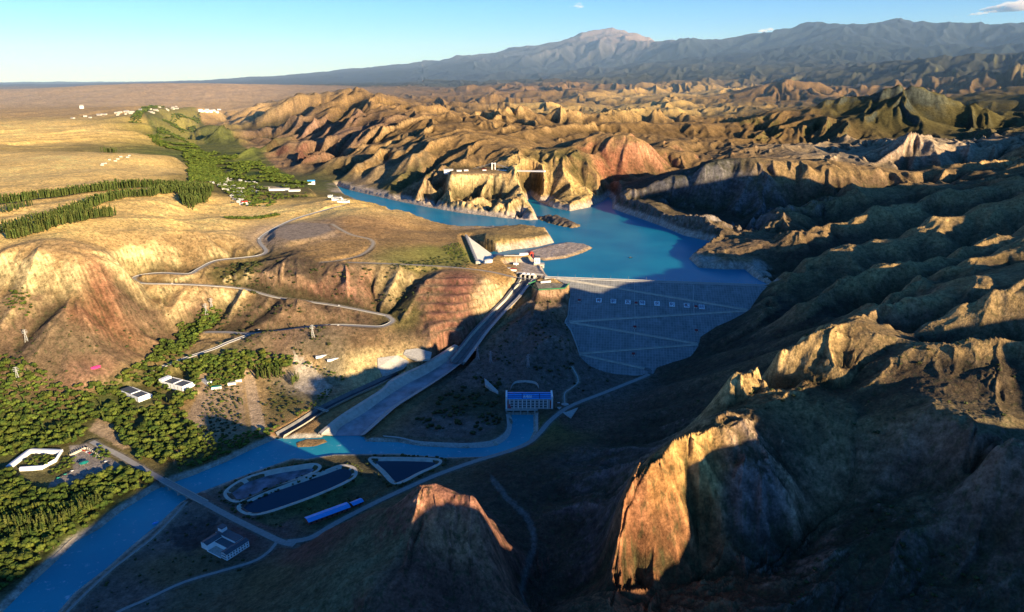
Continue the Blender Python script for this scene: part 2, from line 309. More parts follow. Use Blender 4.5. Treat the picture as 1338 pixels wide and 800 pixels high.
APRON = pp((597,474,8),(575,490,5),(545,508,2),(515,530,1),(480,555,.6),(452,569,.4))

# ------------------------------------------------------------------ relief with gullies cut down the slopes
RUG = field([('t',100,220,2500,.12),('t',100,160,5000,.16),('z',0,300,238,.18),('z',150,300,220,.15),('t',200,120,8500,.16),('t',300,118,9000,.2),('t',60,122,9000,.16),('t',50,350,1375,.75),('t',120,350,1400,.75),('t',60,400,1320,1.0),('t',130,385,1400,.9),('z',60,440,100,.6),('z',120,460,70,.5),('z',250,330,170,.8),
 ('z',50,440,75,.55),('z',200,440,58,.5),('z',0,560,20,.04),('z',150,520,25,.04),('z',100,700,6,.02),('z',250,560,10,.04),('z',400,560,5,.03),('z',330,250,170,.05),('z',300,200,160,.04),('z',400,240,140,.04),
 ('z',370,300,176,.06),('z',480,300,165,.15),('z',560,330,146,.1),('z',480,340,150,.2),('z',350,370,120,1.0),('z',420,380,115,1.2),('z',500,380,110,1.2),('z',570,395,100,.35),('z',620,400,80,.3),('z',400,430,70,.25),('z',400,470,35,.2),
 ('z',720,400,95,.7),('z',700,450,50,.45),('z',650,500,20,.2),('z',760,480,25,.3),('z',600,545,6,.1),('z',500,500,12,.08),('z',660,550,5,.05),('z',500,610,3,.02),('z',400,640,3,.02),('z',300,720,5,.03),('z',200,780,6,.08),
 ('z',950,440,70,.6),('z',900,500,45,.6),('t',1050,400,1400,.9),('t',1200,340,1350,.5),('t',1100,350,1400,.6),('t',1200,280,1750,.5),('t',1280,280,1750,.5),('t',1000,300,2000,1.1),('t',880,260,2400,.75),('t',1050,230,2400,.8),('t',1200,210,2900,1.2),
 ('t',1200,150,4200,.62),('t',1300,150,4500,.62),('t',900,180,3500,1.0),('t',700,160,4500,1.0),('t',600,240,2600,.9),('t',500,200,3400,.95),('t',450,150,5000,1.2),('t',350,170,5600,1.0),('t',740,250,2650,.9),('t',810,220,2850,.8),
 ('t',800,110,11000,1.0),('t',1200,90,9000,.9),('t',1200,40,20000,1.0),('t',790,60,28000,1.2),('t',500,95,28000,.9),('t',600,115,12000,.9),
 ('t',860,660,735,1.2),('t',1000,640,740,1.1),('t',1100,540,745,.5),('t',1200,480,870,.55),('t',1050,450,940,.9),('t',1200,400,1040,.45),('t',1200,700,600,.8),('z',700,620,20,.8),('z',800,660,70,.9),('t',580,642,745,.3),('z',570,700,85,.7),('z',450,750,90,.35),('z',700,720,25,.6),('z',820,600,40,.8),
 ('w',300,50,300,.8),('w',1300,600,470,.8),('w',-500,-200,0,.1),('w',2500,1500,0,.9),('w',-1200,400,0,.1)])
MASS = field([('t',600,255,2500,1),('t',520,230,2900,1),('t',450,215,3500,1),('t',400,190,4300,1),('t',370,160,5200,.8),('t',460,150,4800,1),('t',455,120,5500,1),('t',400,125,6300,1),('t',520,170,3900,1),('t',580,190,3100,1),('t',640,210,2800,.8),
 ('t',620,160,4300,0),('t',700,200,3200,0),('t',540,120,7000,0),('t',740,240,2700,0),('t',400,120,8000,0),('z',400,240,140,0),('z',300,180,165,0),('z',350,150,200,0),('z',500,300,160,0),('z',200,220,230,0),('t',320,140,7500,0),('t',900,250,2500,0),('t',680,160,4600,0),('t',570,145,5300,0)])
def gully(x, y, gx, gy, wl, seed, aniso=1.0):
    """one octave of down-slope ridges and gullies: phase waves laid across the slope, blended over jittered cells"""
    gm = np.sqrt(gx*gx+gy*gy)+1e-6; ux, uy = -gy/gm, gx/gm       # unit vector across the slope
    cx = x/(wl*1.15); cy = y/(wl*1.15); ix = np.floor(cx); iy = np.floor(cy)
    H = np.zeros(x.shape, np.float32); S = np.zeros(x.shape, np.float32); Wt = np.zeros(x.shape, np.float32)
    for ox in (-1,0,1):
        for oy in (-1,0,1):
            jx = _hash(ix+ox, iy+oy, seed); jy = _hash(ix+ox, iy+oy, seed+57)
            dx = cx-(ix+ox+jx); dy = cy-(iy+oy+jy); d2 = dx*dx+dy*dy
            w = np.exp(-d2*2.2).astype(np.float32)
            ph = (dx*ux+dy*uy)*1.15*6.2831853
            H += np.cos(ph).astype(np.float32)*w; S += np.sin(ph).astype(np.float32)*w; Wt += w
    H /= Wt+1e-3; S /= Wt+1e-3; m = np.sqrt(H*H+S*S); th = np.abs(np.arctan2(S, H))/np.float32(math.pi)
    return m*(1-2*th**.8)*1.15, S, ux, uy
def grad_grid(z, R, dl, da):
    gl = np.gradient(z, axis=0)/(dl[:,None]*R); ga = np.gradient(z, axis=1)/(da[None,:]*R)
    return gl, ga       # radial, azimuthal slope
def blur(z, n):
    for ax in (0,1):
        for _ in range(2):
            c = np.cumsum(np.concatenate([np.repeat(np.take(z,[0],ax), n+1, ax), z, np.repeat(np.take(z,[-1],ax), n, ax)], ax), axis=ax, dtype=np.float64)
            m = z.shape[ax]; z = ((np.take(c, range(2*n+1, 2*n+1+m), ax)-np.take(c, range(0, m), ax))/(2*n+1)).astype(np.float32)
    return z
CREST_N = np.array([-(CR_R-CR_L)[1], (CR_R-CR_L)[0]]); CREST_N /= np.linalg.norm(CREST_N)
if CREST_N[1] < 0: CREST_N = -CREST_N
NA = 1500; NR = 1300
AZ = np.radians(np.concatenate([np.linspace(-180,-44,110)[:-1], np.linspace(-44,44,NA), np.linspace(44,180,110)[1:]]))
RR = np.concatenate([np.geomspace(12,330,50)[:-1], np.geomspace(330,5200,int(NR*.78))[:-1], np.geomspace(5200,44000,int(NR*.22))])
LR = np.log(RR)
def build_heights():
    A, L = np.meshgrid(AZ, LR); R = np.exp(L); X = (np.sin(A)*R); Y = (np.cos(A)*R)
    W_ = lut_w(X, Y); z = lut(BASE, W_).astype(np.float32); dl = np.gradient(LR); da = np.gradient(AZ)
    rug = np.clip(field_at(RUG, X, Y)[...,0], 0, 1.4).astype(np.float32)
    # keep the built places free of relief noise
    keep = np.ones_like(z)
    for poly, m in ((RIVER, 30), (RES, 0.1), (DAMPOLY, 45), (POND_A, 40), (POND_B, 40), (POND_C, 40)):
        s = near(X, Y, poly, m+5); keep[s] *= sstep(0, m, sdf(X[s], Y[s], poly)).astype(np.float32)
    # large undulation: ridged ranges far away, dunes on the plateau
    far = sstep(2800, 5000, R)
    n1 = ridged(X/1500+3.1+.25*gnoise(X/900,Y/900,5), Y/1500+.25*gnoise(X/900,Y/900,6), 21, 2)-.42
    n2 = ridged(X/560+7.7+.2*gnoise(X/400,Y/400,8), Y/560, 31, 1)-.42
    n4 = ridged((X+.35*Y)/900+.3*gnoise(X/500,Y/500,15), (Y-.3*X)/215+.35*gnoise(X/260,Y/260,16), 61, 2)-.45
    rightz = sstep(330, 500, X-.5*np.maximum(Y-1050, 0))*sstep(640, 860, Y)*(1-sstep(1800,2300,Y))
    mass = np.clip(field_at(MASS, X, Y)[...,0], 0, 1); far = far*(1-.85*mass); n5 = ridged((X*.87-Y*.5)/185+.18*gnoise(X/300,Y/300,19), (X*.5+Y*.87)/1300, 71, 2)-.45
    vfar = sstep(9000, 20000, R)
    n3 = ridged(X/5200+1.3, Y/5200+9.2, 41, 3)-.4
    z = z+rug*keep*(far*(1-.7*sstep(.06,.14,-A)*sstep(7000,9000,R))*(105*n1*(1-.2*vfar))+far*(1-vfar)*35*n2+vfar*260*n3*sstep(9000,16000,R)*np.where(A < -.12, .25, 1)+(1-far)*sstep(.3,.8,rug)*18*n2*sstep(700,1600,R)*(1-rightz))+rightz*keep*(16*n4)+mass*keep*np.clip((z-105)/90,0,1)*22*n5
    z += (fbm(X/260, Y/260, 3, 4)*13*sstep(900,2000,R)*(1-far*.3)+fbm(X/90, Y/90, 4, 3)*2.0*sstep(700,1600,R))*keep*np.clip(.6+rug,0,1)*sstep(15,60,z)
    sA, cA = np.sin(A), np.cos(A); tot = np.zeros_like(z)
    H0 = z.copy()
    for i, (wl, amp) in enumerate(((1500,.13),(640,.19),(260,.13),(118,.17),(56,.13),(27,.13),(13,.11))):
        zb = blur(z, 3) if i < 5 else z
        gl, ga = grad_grid(zb, R, dl, da); gx = gl*sA+ga*cA; gy = gl*cA-ga*sA
        gm = np.sqrt(gx*gx+gy*gy)
        Hh, Ss, ux, uy = gully(X, Y, gx, gy, wl, 100+i*7)
        st = np.clip(gm*1.6, 0, .75)                                   # steeper ground is cut deeper
        vis = 1-sstep(wl*14, wl*40, R) if wl > 100 else 1-sstep(wl*25, wl*70, R)
        if wl >= 600: vis = sstep(4500 if wl > 1000 else 2600, 9000 if wl > 1000 else 5000, R)
        elif wl > 200: vis = sstep(1300, 2600, R)
        elif wl > 100: vis = np.maximum(.75, sstep(900, 1600, R))*(1-.45*sstep(2800,4200,R))*(1-sstep(6000,13000,R))
        elif wl > 50: vis = (1-.6*sstep(2500,3800,R))*(1-sstep(5000,9000,R))
        hh = 1-np.abs(Hh)*1.0 if False else Hh
        sharp = hh
        d = (sharp*wl*amp*st*vis*rug*keep).astype(np.float32)
        z = z+d; tot += d
    z += (fbm(X/14, Y/14, 77, 3)*1.6*np.clip(rug,0,1)+fbm(X/5, Y/5, 79, 2)*.5*np.clip(rug*1.4,0,1))*keep*(1-sstep(1500,3500,R))
    # built ground -------------------------------------------------
    def clampto(s, zt, w): z[s] = z[s]*(1-w)+zt*w
    # reservoir
    s = near(X, Y, RES, 160); d = sdf(X[s], Y[s], RES); zz = z[s]
    cn = (X[s]-CR_L[0])*CREST_N[0]+(Y[s]-CR_L[1])*CREST_N[1]
    zz = np.where((d < 0) & (cn > 8), np.minimum(zz, 115-np.clip(-d*.6, .8, 18)), np.where((d < 13) & (cn > -6), np.maximum(zz, 115+np.clip(d, 0, 13)*(.45+.5*gnoise(X[s]/25, Y[s]/25, 91))), zz)); z[s] = zz
    slope_cap = 115.6+d*(1.25+.5*gnoise(X[s]/18, Y[s]/18, 95)); z[s] = np.where((d > 0) & (d < 42) & (cn > 12), np.minimum(z[s], np.maximum(slope_cap, 115.6)+np.maximum(d-26,0)*2), z[s])
    s = near(X, Y, SPIT, 40); d = sdf(X[s], Y[s], SPIT); z[s] = np.where(d < 14, np.maximum(z[s], 119.5-np.clip(d+4,0,30)*.5+gnoise(X[s]/12,Y[s]/12,5)*.8), z[s])
    s = near(X, Y, ROCK, 40); d = sdf(X[s], Y[s], ROCK); z[s] = np.where(d < 20, np.maximum(z[s], 118+np.clip(-d*.5,-9,9)+gnoise(X[s]/14,Y[s]/14,6)*4), z[s])
    # benches cut in the slope beside the spillway
    s = near(X, Y, BENCH, 30); d = sdf(X[s], Y[s], BENCH); zz = z[s]; q = zz/12.5; fr = q-np.floor(q); zz2 = (np.floor(q)+sstep(.0,.42,fr))*12.5; z[s] = zz+(zz2-zz)*(1-sstep(-8,12,d))*.8
    # hollow in front of the saddle dam
    s = near(X, Y, SADDLE, 60); d = sdf(X[s], Y[s], SADDLE); z[s] = np.where(d < 2, np.minimum(z[s], 104.0), np.where((d < 40) & (X[s] < -75), np.minimum(z[s], 129+np.clip(d-14,0,40)*.5), z[s]))
    # pads
    for poly, zp, bl in PADS:
        s = near(X, Y, poly, bl+5); d = sdf(X[s], Y[s], poly); clampto(s, zp, 1-sstep(0, bl, d))
    # roads
    for k, (pl, w) in ROAD_SM.items():
        s = near(X, Y, pl, 60); d, ez = seg_dist(X[s], Y[s], pl); tmp = z[s]
        if k == 'bridge_road':
            over = (sdf(X[s], Y[s], RIVER) < 6)
        else: over = np.zeros(d.shape, bool)
        bl = (8+np.minimum(np.abs(tmp-ez), 26)*1.1); wgt = 1-sstep(w*.5+2.0, w*.5+2.0+bl, d); wgt = np.where(over, 0, wgt); z[s] = tmp*(1-wgt)+(ez-.12)*wgt
    # river
    s = near(X, Y, RIVER, 60); d = sdf(X[s], Y[s], RIVER); zz = z[s]
    bank = np.clip(d*.55, 0, 3.0)
    zz = np.where(d < 0, np.minimum(zz, -np.clip(-d*.35, .4, 4)), np.where(d < 22, np.maximum(np.minimum(zz, bank+np.maximum(d-6,0)*.6+.2), np.minimum(bank, 2.4)), zz)); z[s] = zz
    isl = pz(1,(386,578),(400,573),(424,573),(428,577),(410,583),(388,584)); s = near(X, Y, isl, 20); d = sdf(X[s], Y[s], isl); z[s] = np.where(d < 8, np.maximum(z[s], .9-np.clip(d+3,0,9)*.35+gnoise(X[s]/6,Y[s]/6,3)*.35), z[s])
    # ponds
    for poly in (POND_A, POND_B, POND_C):
        s = near(X, Y, poly, 45); d = sdf(X[s], Y[s], poly)
        zt = np.where(d < 0, 5.2-np.clip(-d*.45, 0, 4.2), 5.2); clampto(s, zt, 1-sstep(6, 12, d))
    # spillway trench, apron and side channel
    s = near(X, Y, SPILL, 60); d, ez = seg_dist(X[s], Y[s], SPILL); w = 1-sstep(17, 30, d); z[s] = np.where(w > 0, z[s]*(1-w)+np.minimum(z[s]+0, ez-3.0)*w, z[s])
    s = near(X, Y, APRON, 70); d, ez = seg_dist(X[s], Y[s], APRON); w = 1-sstep(34, 44, d); w = w*(sdf(X[s],Y[s],RIVER) > 0); z[s] = z[s]*(1-w)+np.minimum(z[s], ez-1.2)*w
    s = near(X, Y, SIDE_CH, 40); d, ez = seg_dist(X[s], Y[s], SIDE_CH); w = 1-sstep(8, 17, d); z[s] = z[s]*(1-w)+np.minimum(z[s], ez-1.0)*w
    # dam body
    s = near(X, Y, DAMPOLY, 30); d = sdf(X[s], Y[s], DAMPOLY); pz_ = dam_z(X[s], Y[s])
    z[s] = np.where(d < 0, np.minimum(z[s], pz_-np.clip(-d*1.2,0,9)-.5), z[s])
    return A, L, R, X, Y, z, rug, tot, keep
SIDE_CH = pp((366,571,1),(392,556,2),(420,538,3),(455,520,4),(490,504,5),(522,489,6))
A_, L_, R_, X_, Y_, Z_, RUG_, TOT_, KEEP_ = build_heights()
def ground(x, y):
    """height of the finished ground at a point"""
    a = math.atan2(x, y); l = math.log(max(math.hypot(x, y), RR[0]+.01))
    i = min(max(int(np.searchsorted(AZ, a))-1, 0), len(AZ)-2); j = min(max(int(np.searchsorted(LR, l))-1, 0), len(LR)-2)
    fa = (a-AZ[i])/(AZ[i+1]-AZ[i]); fl = (l-LR[j])/(LR[j+1]-LR[j])
    return float((Z_[j,i]*(1-fa)+Z_[j,i+1]*fa)*(1-fl)+(Z_[j+1,i]*(1-fa)+Z_[j+1,i+1]*fa)*fl)
def G(px, py, zguess=50.0):
    """ground point seen at a pixel: march along the ray"""
    dx, dy, dz = ray(px, py); t = 330.0
    while t < 20000:
        z = CAMZ+dz*t
        if z <= ground(dx*t, dy*t): break
        t *= 1.004
    lo, hi = t/1.004, t
    for _ in range(12):
        m = (lo+hi)/2
        if CAMZ+dz*m <= ground(dx*m, dy*m): hi = m
        else: lo = m
    return (dx*hi, dy*hi, ground(dx*hi, dy*hi))
# ------------------------------------------------------------------ scene, materials
scn = bpy.context.scene; COL = scn.collection
def nt(name, rough=.9):
    m = bpy.data.materials.new(name); m.use_nodes = True; t = m.node_tree; b = t.nodes['Principled BSDF']
    b.inputs['Roughness'].default_value = rough; b.inputs['Specular IOR Level'].default_value = .25
    return m, t, b
def N(t, typ, **kw):
    n = t.nodes.new(typ)
    for k, v in kw.items():
        if k.startswith('i_'): n.inputs[int(k[2:]) if k[2:].isdigit() else k[2:]].default_value = v
        else: setattr(n, k, v)
    return n
def simple(name, col, rough=.8, var=.15, scale=.25, metal=0.0, spec=.3, bump=0.0):
    """procedural material: base colour broken up by two octaves of object-space noise"""
    m, t, b = nt(name, rough); b.inputs['Specular IOR Level'].default_value = spec; b.inputs['Metallic'].default_value = metal
    tc = N(t, 'ShaderNodeTexCoord'); n1 = N(t, 'ShaderNodeTexNoise'); n1.inputs['Scale'].default_value = scale; n1.inputs['Detail'].default_value = 6; n1.inputs['Roughness'].default_value = .65
    t.links.new(tc.outputs['Object'], n1.inputs['Vector'])
    mp = N(t, 'ShaderNodeMapRange'); mp.inputs['From Min'].default_value = .3; mp.inputs['From Max'].default_value = .7; mp.inputs['To Min'].default_value = 1-var; mp.inputs['To Max'].default_value = 1+var
    t.links.new(n1.outputs['Fac'], mp.inputs['Value'])
    mx = N(t, 'ShaderNodeVectorMath', operation='SCALE'); mx.inputs[0].default_value = col[:3]; t.links.new(mp.outputs['Result'], mx.inputs['Scale'])
    t.links.new(mx.outputs['Vector'], b.inputs['Base Color'])
    if bump:
        bp = N(t, 'ShaderNodeBump'); bp.inputs['Strength'].default_value = bump; t.links.new(n1.outputs['Fac'], bp.inputs['Height']); t.links.new(bp.outputs['Normal'], b.inputs['Normal'])
    return m
def mesh_np(name, co, quads, mat=None, smooth=True):
    me = bpy.data.meshes.new(name); co = np.asarray(co, np.float32); q = np.asarray(quads, np.int32); k = q.shape[1]
    me.vertices.add(len(co)); me.vertices.foreach_set('co', co.ravel())
    me.loops.add(q.size); me.loops.foreach_set('vertex_index', q.ravel())
    me.polygons.add(len(q)); me.polygons.foreach_set('loop_start', np.arange(0, q.size, k, dtype=np.int32)); me.polygons.foreach_set('loop_total', np.full(len(q), k, np.int32))
    if smooth: me.polygons.foreach_set('use_smooth', np.ones(len(q), bool))
    me.update(calc_edges=True)
    if mat: me.materials.append(mat)
    return me
def link(name, me, parent=None):
    o = bpy.data.objects.new(name, me); COL.objects.link(o)
    if parent: o.parent = parent
    return o
def tag(o, label=None, cat=None, group=None, kind=None):
    if label: o['label'] = label
    if cat: o['category'] = cat
    if group: o['group'] = group
    if kind: o['kind'] = kind
    return o
def setattr_col(me, name, col):
    at = me.color_attributes.new(name, 'FLOAT_COLOR', 'POINT'); c = np.ones((len(me.vertices), 4), np.float32); c[:,:3] = col; at.data.foreach_set('color', c.ravel())

# ------------------------------------------------------------------ ground colours (albedo, with haze and shade painted in on the hills)
c_gold=(.80,.54,.195); c_tan=(.46,.30,.13); c_brown=(.24,.155,.09); c_cream=(.58,.44,.21); c_red=(.31,.15,.08); c_grey=(.17,.13,.105); c_green=(.085,.10,.03); c_olive=(.15,.125,.045)
c_mtn=(.085,.095,.075); c_pale=(.5,.42,.33); c_redbr=(.18,.085,.06); c_haze=(.10,.12,.16); c_dkbr=(.105,.075,.05); c_hill=(.32,.20,.085)
# each sample: flat-ground colour then steep-ground colour
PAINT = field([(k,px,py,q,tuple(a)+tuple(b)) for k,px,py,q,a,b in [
 ('t',100,220,2500,c_gold,c_cream),('t',50,180,4000,c_gold,c_cream),('t',200,160,6000,c_tan,c_cream),('t',100,120,9000,(.50,.35,.19),c_tan),('t',250,112,9500,(.48,.33,.18),c_tan),('t',200,107,30000,c_haze,c_haze),
 ('z',50,300,238,c_gold,c_cream),('z',200,290,215,c_gold,c_cream),('t',80,350,1376,c_tan,c_cream),('t',20,350,1390,c_tan,c_cream),('t',30,385,1345,c_brown,c_cream),('z',250,330,170,c_tan,c_cream),('z',170,350,170,c_tan,c_cream),
 ('t',50,402,1320,c_brown,c_brown),('t',118,392,1345,c_red,c_red),('t',132,380,1400,(.40,.19,.1),c_red),('t',30,420,1300,c_brown,c_brown),('t',90,366,1370,c_tan,c_cream),('t',100,440,1290,(.20,.14,.08),(.19,.13,.075)),('z',180,420,80,(.19,.125,.075),c_brown),('t',60,425,1297,(.20,.14,.08),(.2,.14,.08)),('t',60,470,1245,(.19,.13,.075),(.19,.13,.075)),('t',110,480,1240,(.26,.15,.09),c_brown),
 ('z',190,385,112,c_tan,c_cream),('z',240,385,112,c_tan,c_cream),('z',300,383,112,c_tan,c_cream),('z',260,400,92,c_brown,c_brown),('z',330,410,85,c_dkbr,c_brown),
 ('z',0,560,20,c_green,c_green),('z',150,520,25,c_green,c_green),('z',100,680,8,c_green,c_olive),('z',250,560,10,c_olive,c_brown),('z',330,520,15,c_tan,c_tan),('z',290,520,18,c_tan,c_tan),('z',220,500,22,c_olive,c_olive),
 ('z',330,250,170,c_olive,c_tan),('z',300,205,160,(.10,.12,.035),c_olive),('z',280,185,165,(.25,.22,.05),c_olive),('z',400,240,140,(.09,.10,.035),c_olive),('z',370,210,150,c_brown,c_redbr),('z',340,180,180,c_brown,c_brown),('z',300,275,180,c_gold,c_gold),('z',400,275,180,c_gold,c_cream),('z',240,285,205,c_gold,c_cream),
 ('z',395,300,176,(.32,.24,.17),c_tan),('z',440,330,156,c_hill,c_brown),('z',480,300,165,(.33,.20,.09),c_brown),('z',540,310,152,(.36,.22,.09),c_tan),('z',585,330,146,(.20,.19,.05),c_olive),('z',540,341,146,(.24,.21,.06),c_tan),('z',650,352,128,(.42,.25,.09),c_tan),
 ('z',350,365,125,c_dkbr,c_brown),('z',390,360,132,c_dkbr,c_brown),('z',310,360,130,c_olive,c_cream),('z',420,375,120,c_brown,(.30,.16,.10)),('z',470,370,125,c_brown,(.36,.19,.12)),('z',510,370,120,(.42,.3,.14),c_cream),('z',560,380,118,c_brown,(.17,.09,.06)),('z',600,380,112,c_redbr,(.17,.075,.055)),('z',580,400,98,c_redbr,(.20,.10,.06)),('z',600,415,80,c_brown,(.19,.09,.06)),('z',643,392,95,c_tan,(.42,.32,.18)),('z',530,400,95,c_olive,c_brown),
 ('z',400,417,78,c_brown,c_brown),('z',450,416,78,c_brown,c_brown),('z',310,420,80,c_dkbr,c_brown),('z',370,440,62,c_brown,c_brown),('z',480,445,62,(.25,.16,.08),c_brown),('z',420,455,52,(.2,.15,.09),c_brown),('z',300,470,30,(.16,.13,.06),c_brown),('z',340,455,45,(.2,.14,.08),c_brown),('z',300,438,58,c_tan,c_cream),('z',420,480,32,(.3,.25,.15),c_tan),('z',480,480,26,c_cream,c_cream),('z',400,500,18,(.34,.27,.18),c_tan),('z',370,520,12,c_olive,c_tan),('z',470,530,5,c_hill,c_cream),('z',420,555,4,c_hill,c_redbr),
 ('z',720,372,118,c_tan,c_tan),('z',720,395,98,(.30,.2,.12),(.33,.2,.13)),('z',700,420,75,c_grey,c_brown),('z',700,470,35,c_grey,c_grey),('z',650,480,30,c_grey,c_grey),('z',620,530,10,(.07,.07,.04),c_grey),('z',600,555,8,c_grey,c_grey),('z',760,500,18,c_grey,c_grey),('z',715,565,7,c_olive,c_olive),('z',760,545,10,(.16,.1,.07),c_grey),
 ('z',500,615,4,(.10,.09,.05),c_grey),('z',420,650,4,(.08,.10,.04),c_grey),('z',480,640,4,(.12,.10,.05),c_grey),('z',230,690,4,c_grey,c_grey),('z',240,740,6,(.15,.11,.06),c_grey),('z',330,690,4,(.16,.10,.08),c_grey),('z',350,760,20,(.14,.12,.06),c_dkbr),('z',160,790,6,c_grey,c_grey),('z',270,790,12,(.15,.12,.07),c_dkbr),
 ('z',440,740,90,(.17,.15,.08),c_dkbr),('z',500,700,100,(.17,.15,.08),c_redbr),('t',580,645,722,(.5,.24,.12),(.42,.2,.12)),('z',590,690,90,c_redbr,c_redbr),('z',560,760,100,c_redbr,c_redbr),('z',410,722,30,c_redbr,c_redbr),
 ('z',700,640,25,c_dkbr,(.16,.12,.11)),('z',700,740,24,c_dkbr,c_redbr),('z',780,700,60,c_dkbr,(.15,.12,.11)),('t',790,600,970,c_grey,(.17,.13,.12)),('z',850,560,40,c_dkbr,c_grey),
 ('t',860,650,735,(.33,.17,.065),(.33,.165,.06)),('t',905,580,745,(.42,.26,.09),(.42,.25,.09)),('t',830,690,730,(.26,.12,.055),(.28,.125,.06)),('t',870,720,728,(.28,.13,.06),(.30,.14,.065)),('z',1000,640,140,c_dkbr,(.2,.17,.15)),('z',1050,590,180,c_dkbr,(.38,.25,.15)),('z',1100,530,235,(.19,.15,.075),(.3,.2,.11)),('t',1200,480,950,(.19,.15,.08),c_dkbr),('z',1250,560,235,(.19,.15,.08),(.2,.14,.1)),
 ('t',1200,700,560,c_dkbr,(.15,.11,.09)),('t',1040,770,555,c_dkbr,(.17,.11,.09)),('z',1150,660,150,(.07,.07,.035),c_grey),
 ('t',1040,450,925,(.42,.28,.12),(.60,.40,.17)),('t',1010,480,905,(.4,.25,.1),(.62,.43,.18)),('t',1200,400,1060,(.32,.23,.10),c_brown),('t',1150,340,1350,(.40,.29,.12),(.24,.17,.09)),('t',1280,340,1250,(.40,.29,.12),(.26,.18,.09)),('t',1190,300,1660,(.42,.30,.13),(.24,.17,.09)),('t',1120,280,1890,(.42,.30,.13),c_brown),('t',1290,290,1730,(.40,.29,.12),(.24,.17,.09)),('t',1280,390,962,(.34,.24,.10),(.24,.17,.09)),('z',950,470,60,c_dkbr,c_dkbr),('z',1000,420,110,c_dkbr,(.25,.17,.1)),
 ('t',1080,300,1800,c_brown,c_dkbr),('t',1000,270,2200,c_dkbr,(.18,.16,.15)),('t',900,240,2550,(.07,.07,.05),(.14,.13,.125)),('t',850,250,2620,c_dkbr,(.14,.13,.13)),('t',1080,240,2300,c_tan,c_brown),('t',1250,250,1990,c_hill,c_brown),('t',1200,200,2990,(.42,.32,.2),(.40,.29,.20)),('t',1250,220,2700,c_hill,c_tan),
 ('t',1150,150,4200,c_olive,c_mtn),('t',1000,170,4200,c_hill,c_olive),('t',1300,150,4300,c_olive,c_olive),('t',900,170,4300,c_hill,c_hill),('t',820,200,2950,c_hill,(.36,.18,.10)),('t',800,230,2850,(.36,.2,.1),(.40,.16,.085)),('t',750,220,2780,c_olive,c_hill),('t',735,238,2690,c_gold,c_tan),
 ('t',640,240,2550,c_tan,(.46,.34,.16)),('t',620,200,2950,c_hill,c_hill),('t',560,180,3500,c_hill,c_tan),('t',500,230,3000,(.25,.18,.10),c_hill),('t',520,250,2800,c_olive,c_brown),('t',450,200,3800,(.27,.17,.11),c_brown),('t',400,180,4500,c_brown,(.3,.18,.12)),('t',480,140,5000,c_hill,c_hill),('t',370,140,6000,c_tan,c_hill),
 ('t',700,160,4500,c_hill,c_tan),('t',800,150,5500,c_gold,c_tan),('t',600,140,6500,c_hill,c_hill),('t',900,130,8000,c_gold,c_hill),('t',700,125,9000,c_hill,c_brown),('t',1050,130,7000,c_hill,c_brown),('t',500,112,13000,c_mtn,c_brown),('t',1200,95,8500,c_mtn,(.13,.13,.06)),('t',900,100,12000,c_mtn,c_mtn),
 ('t',1200,50,19000,(.035,.055,.08),(.05,.065,.09)),('t',1000,60,18000,(.03,.05,.075),(.035,.055,.08)),('t',1250,75,14000,(.035,.055,.065),(.04,.06,.07)),('t',600,95,20000,(.05,.07,.10),(.06,.08,.11)),('t',790,50,28000,(.30,.25,.24),(.36,.30,.29)),('t',650,85,25000,c_haze,(.14,.14,.16)),('t',450,100,27000,c_haze,c_haze)]], 5.0)  # far ranges tinted blue: distance haze put into their colour
def lerp(a, b, w): return a*(1-w[...,None])+b*w[...,None]
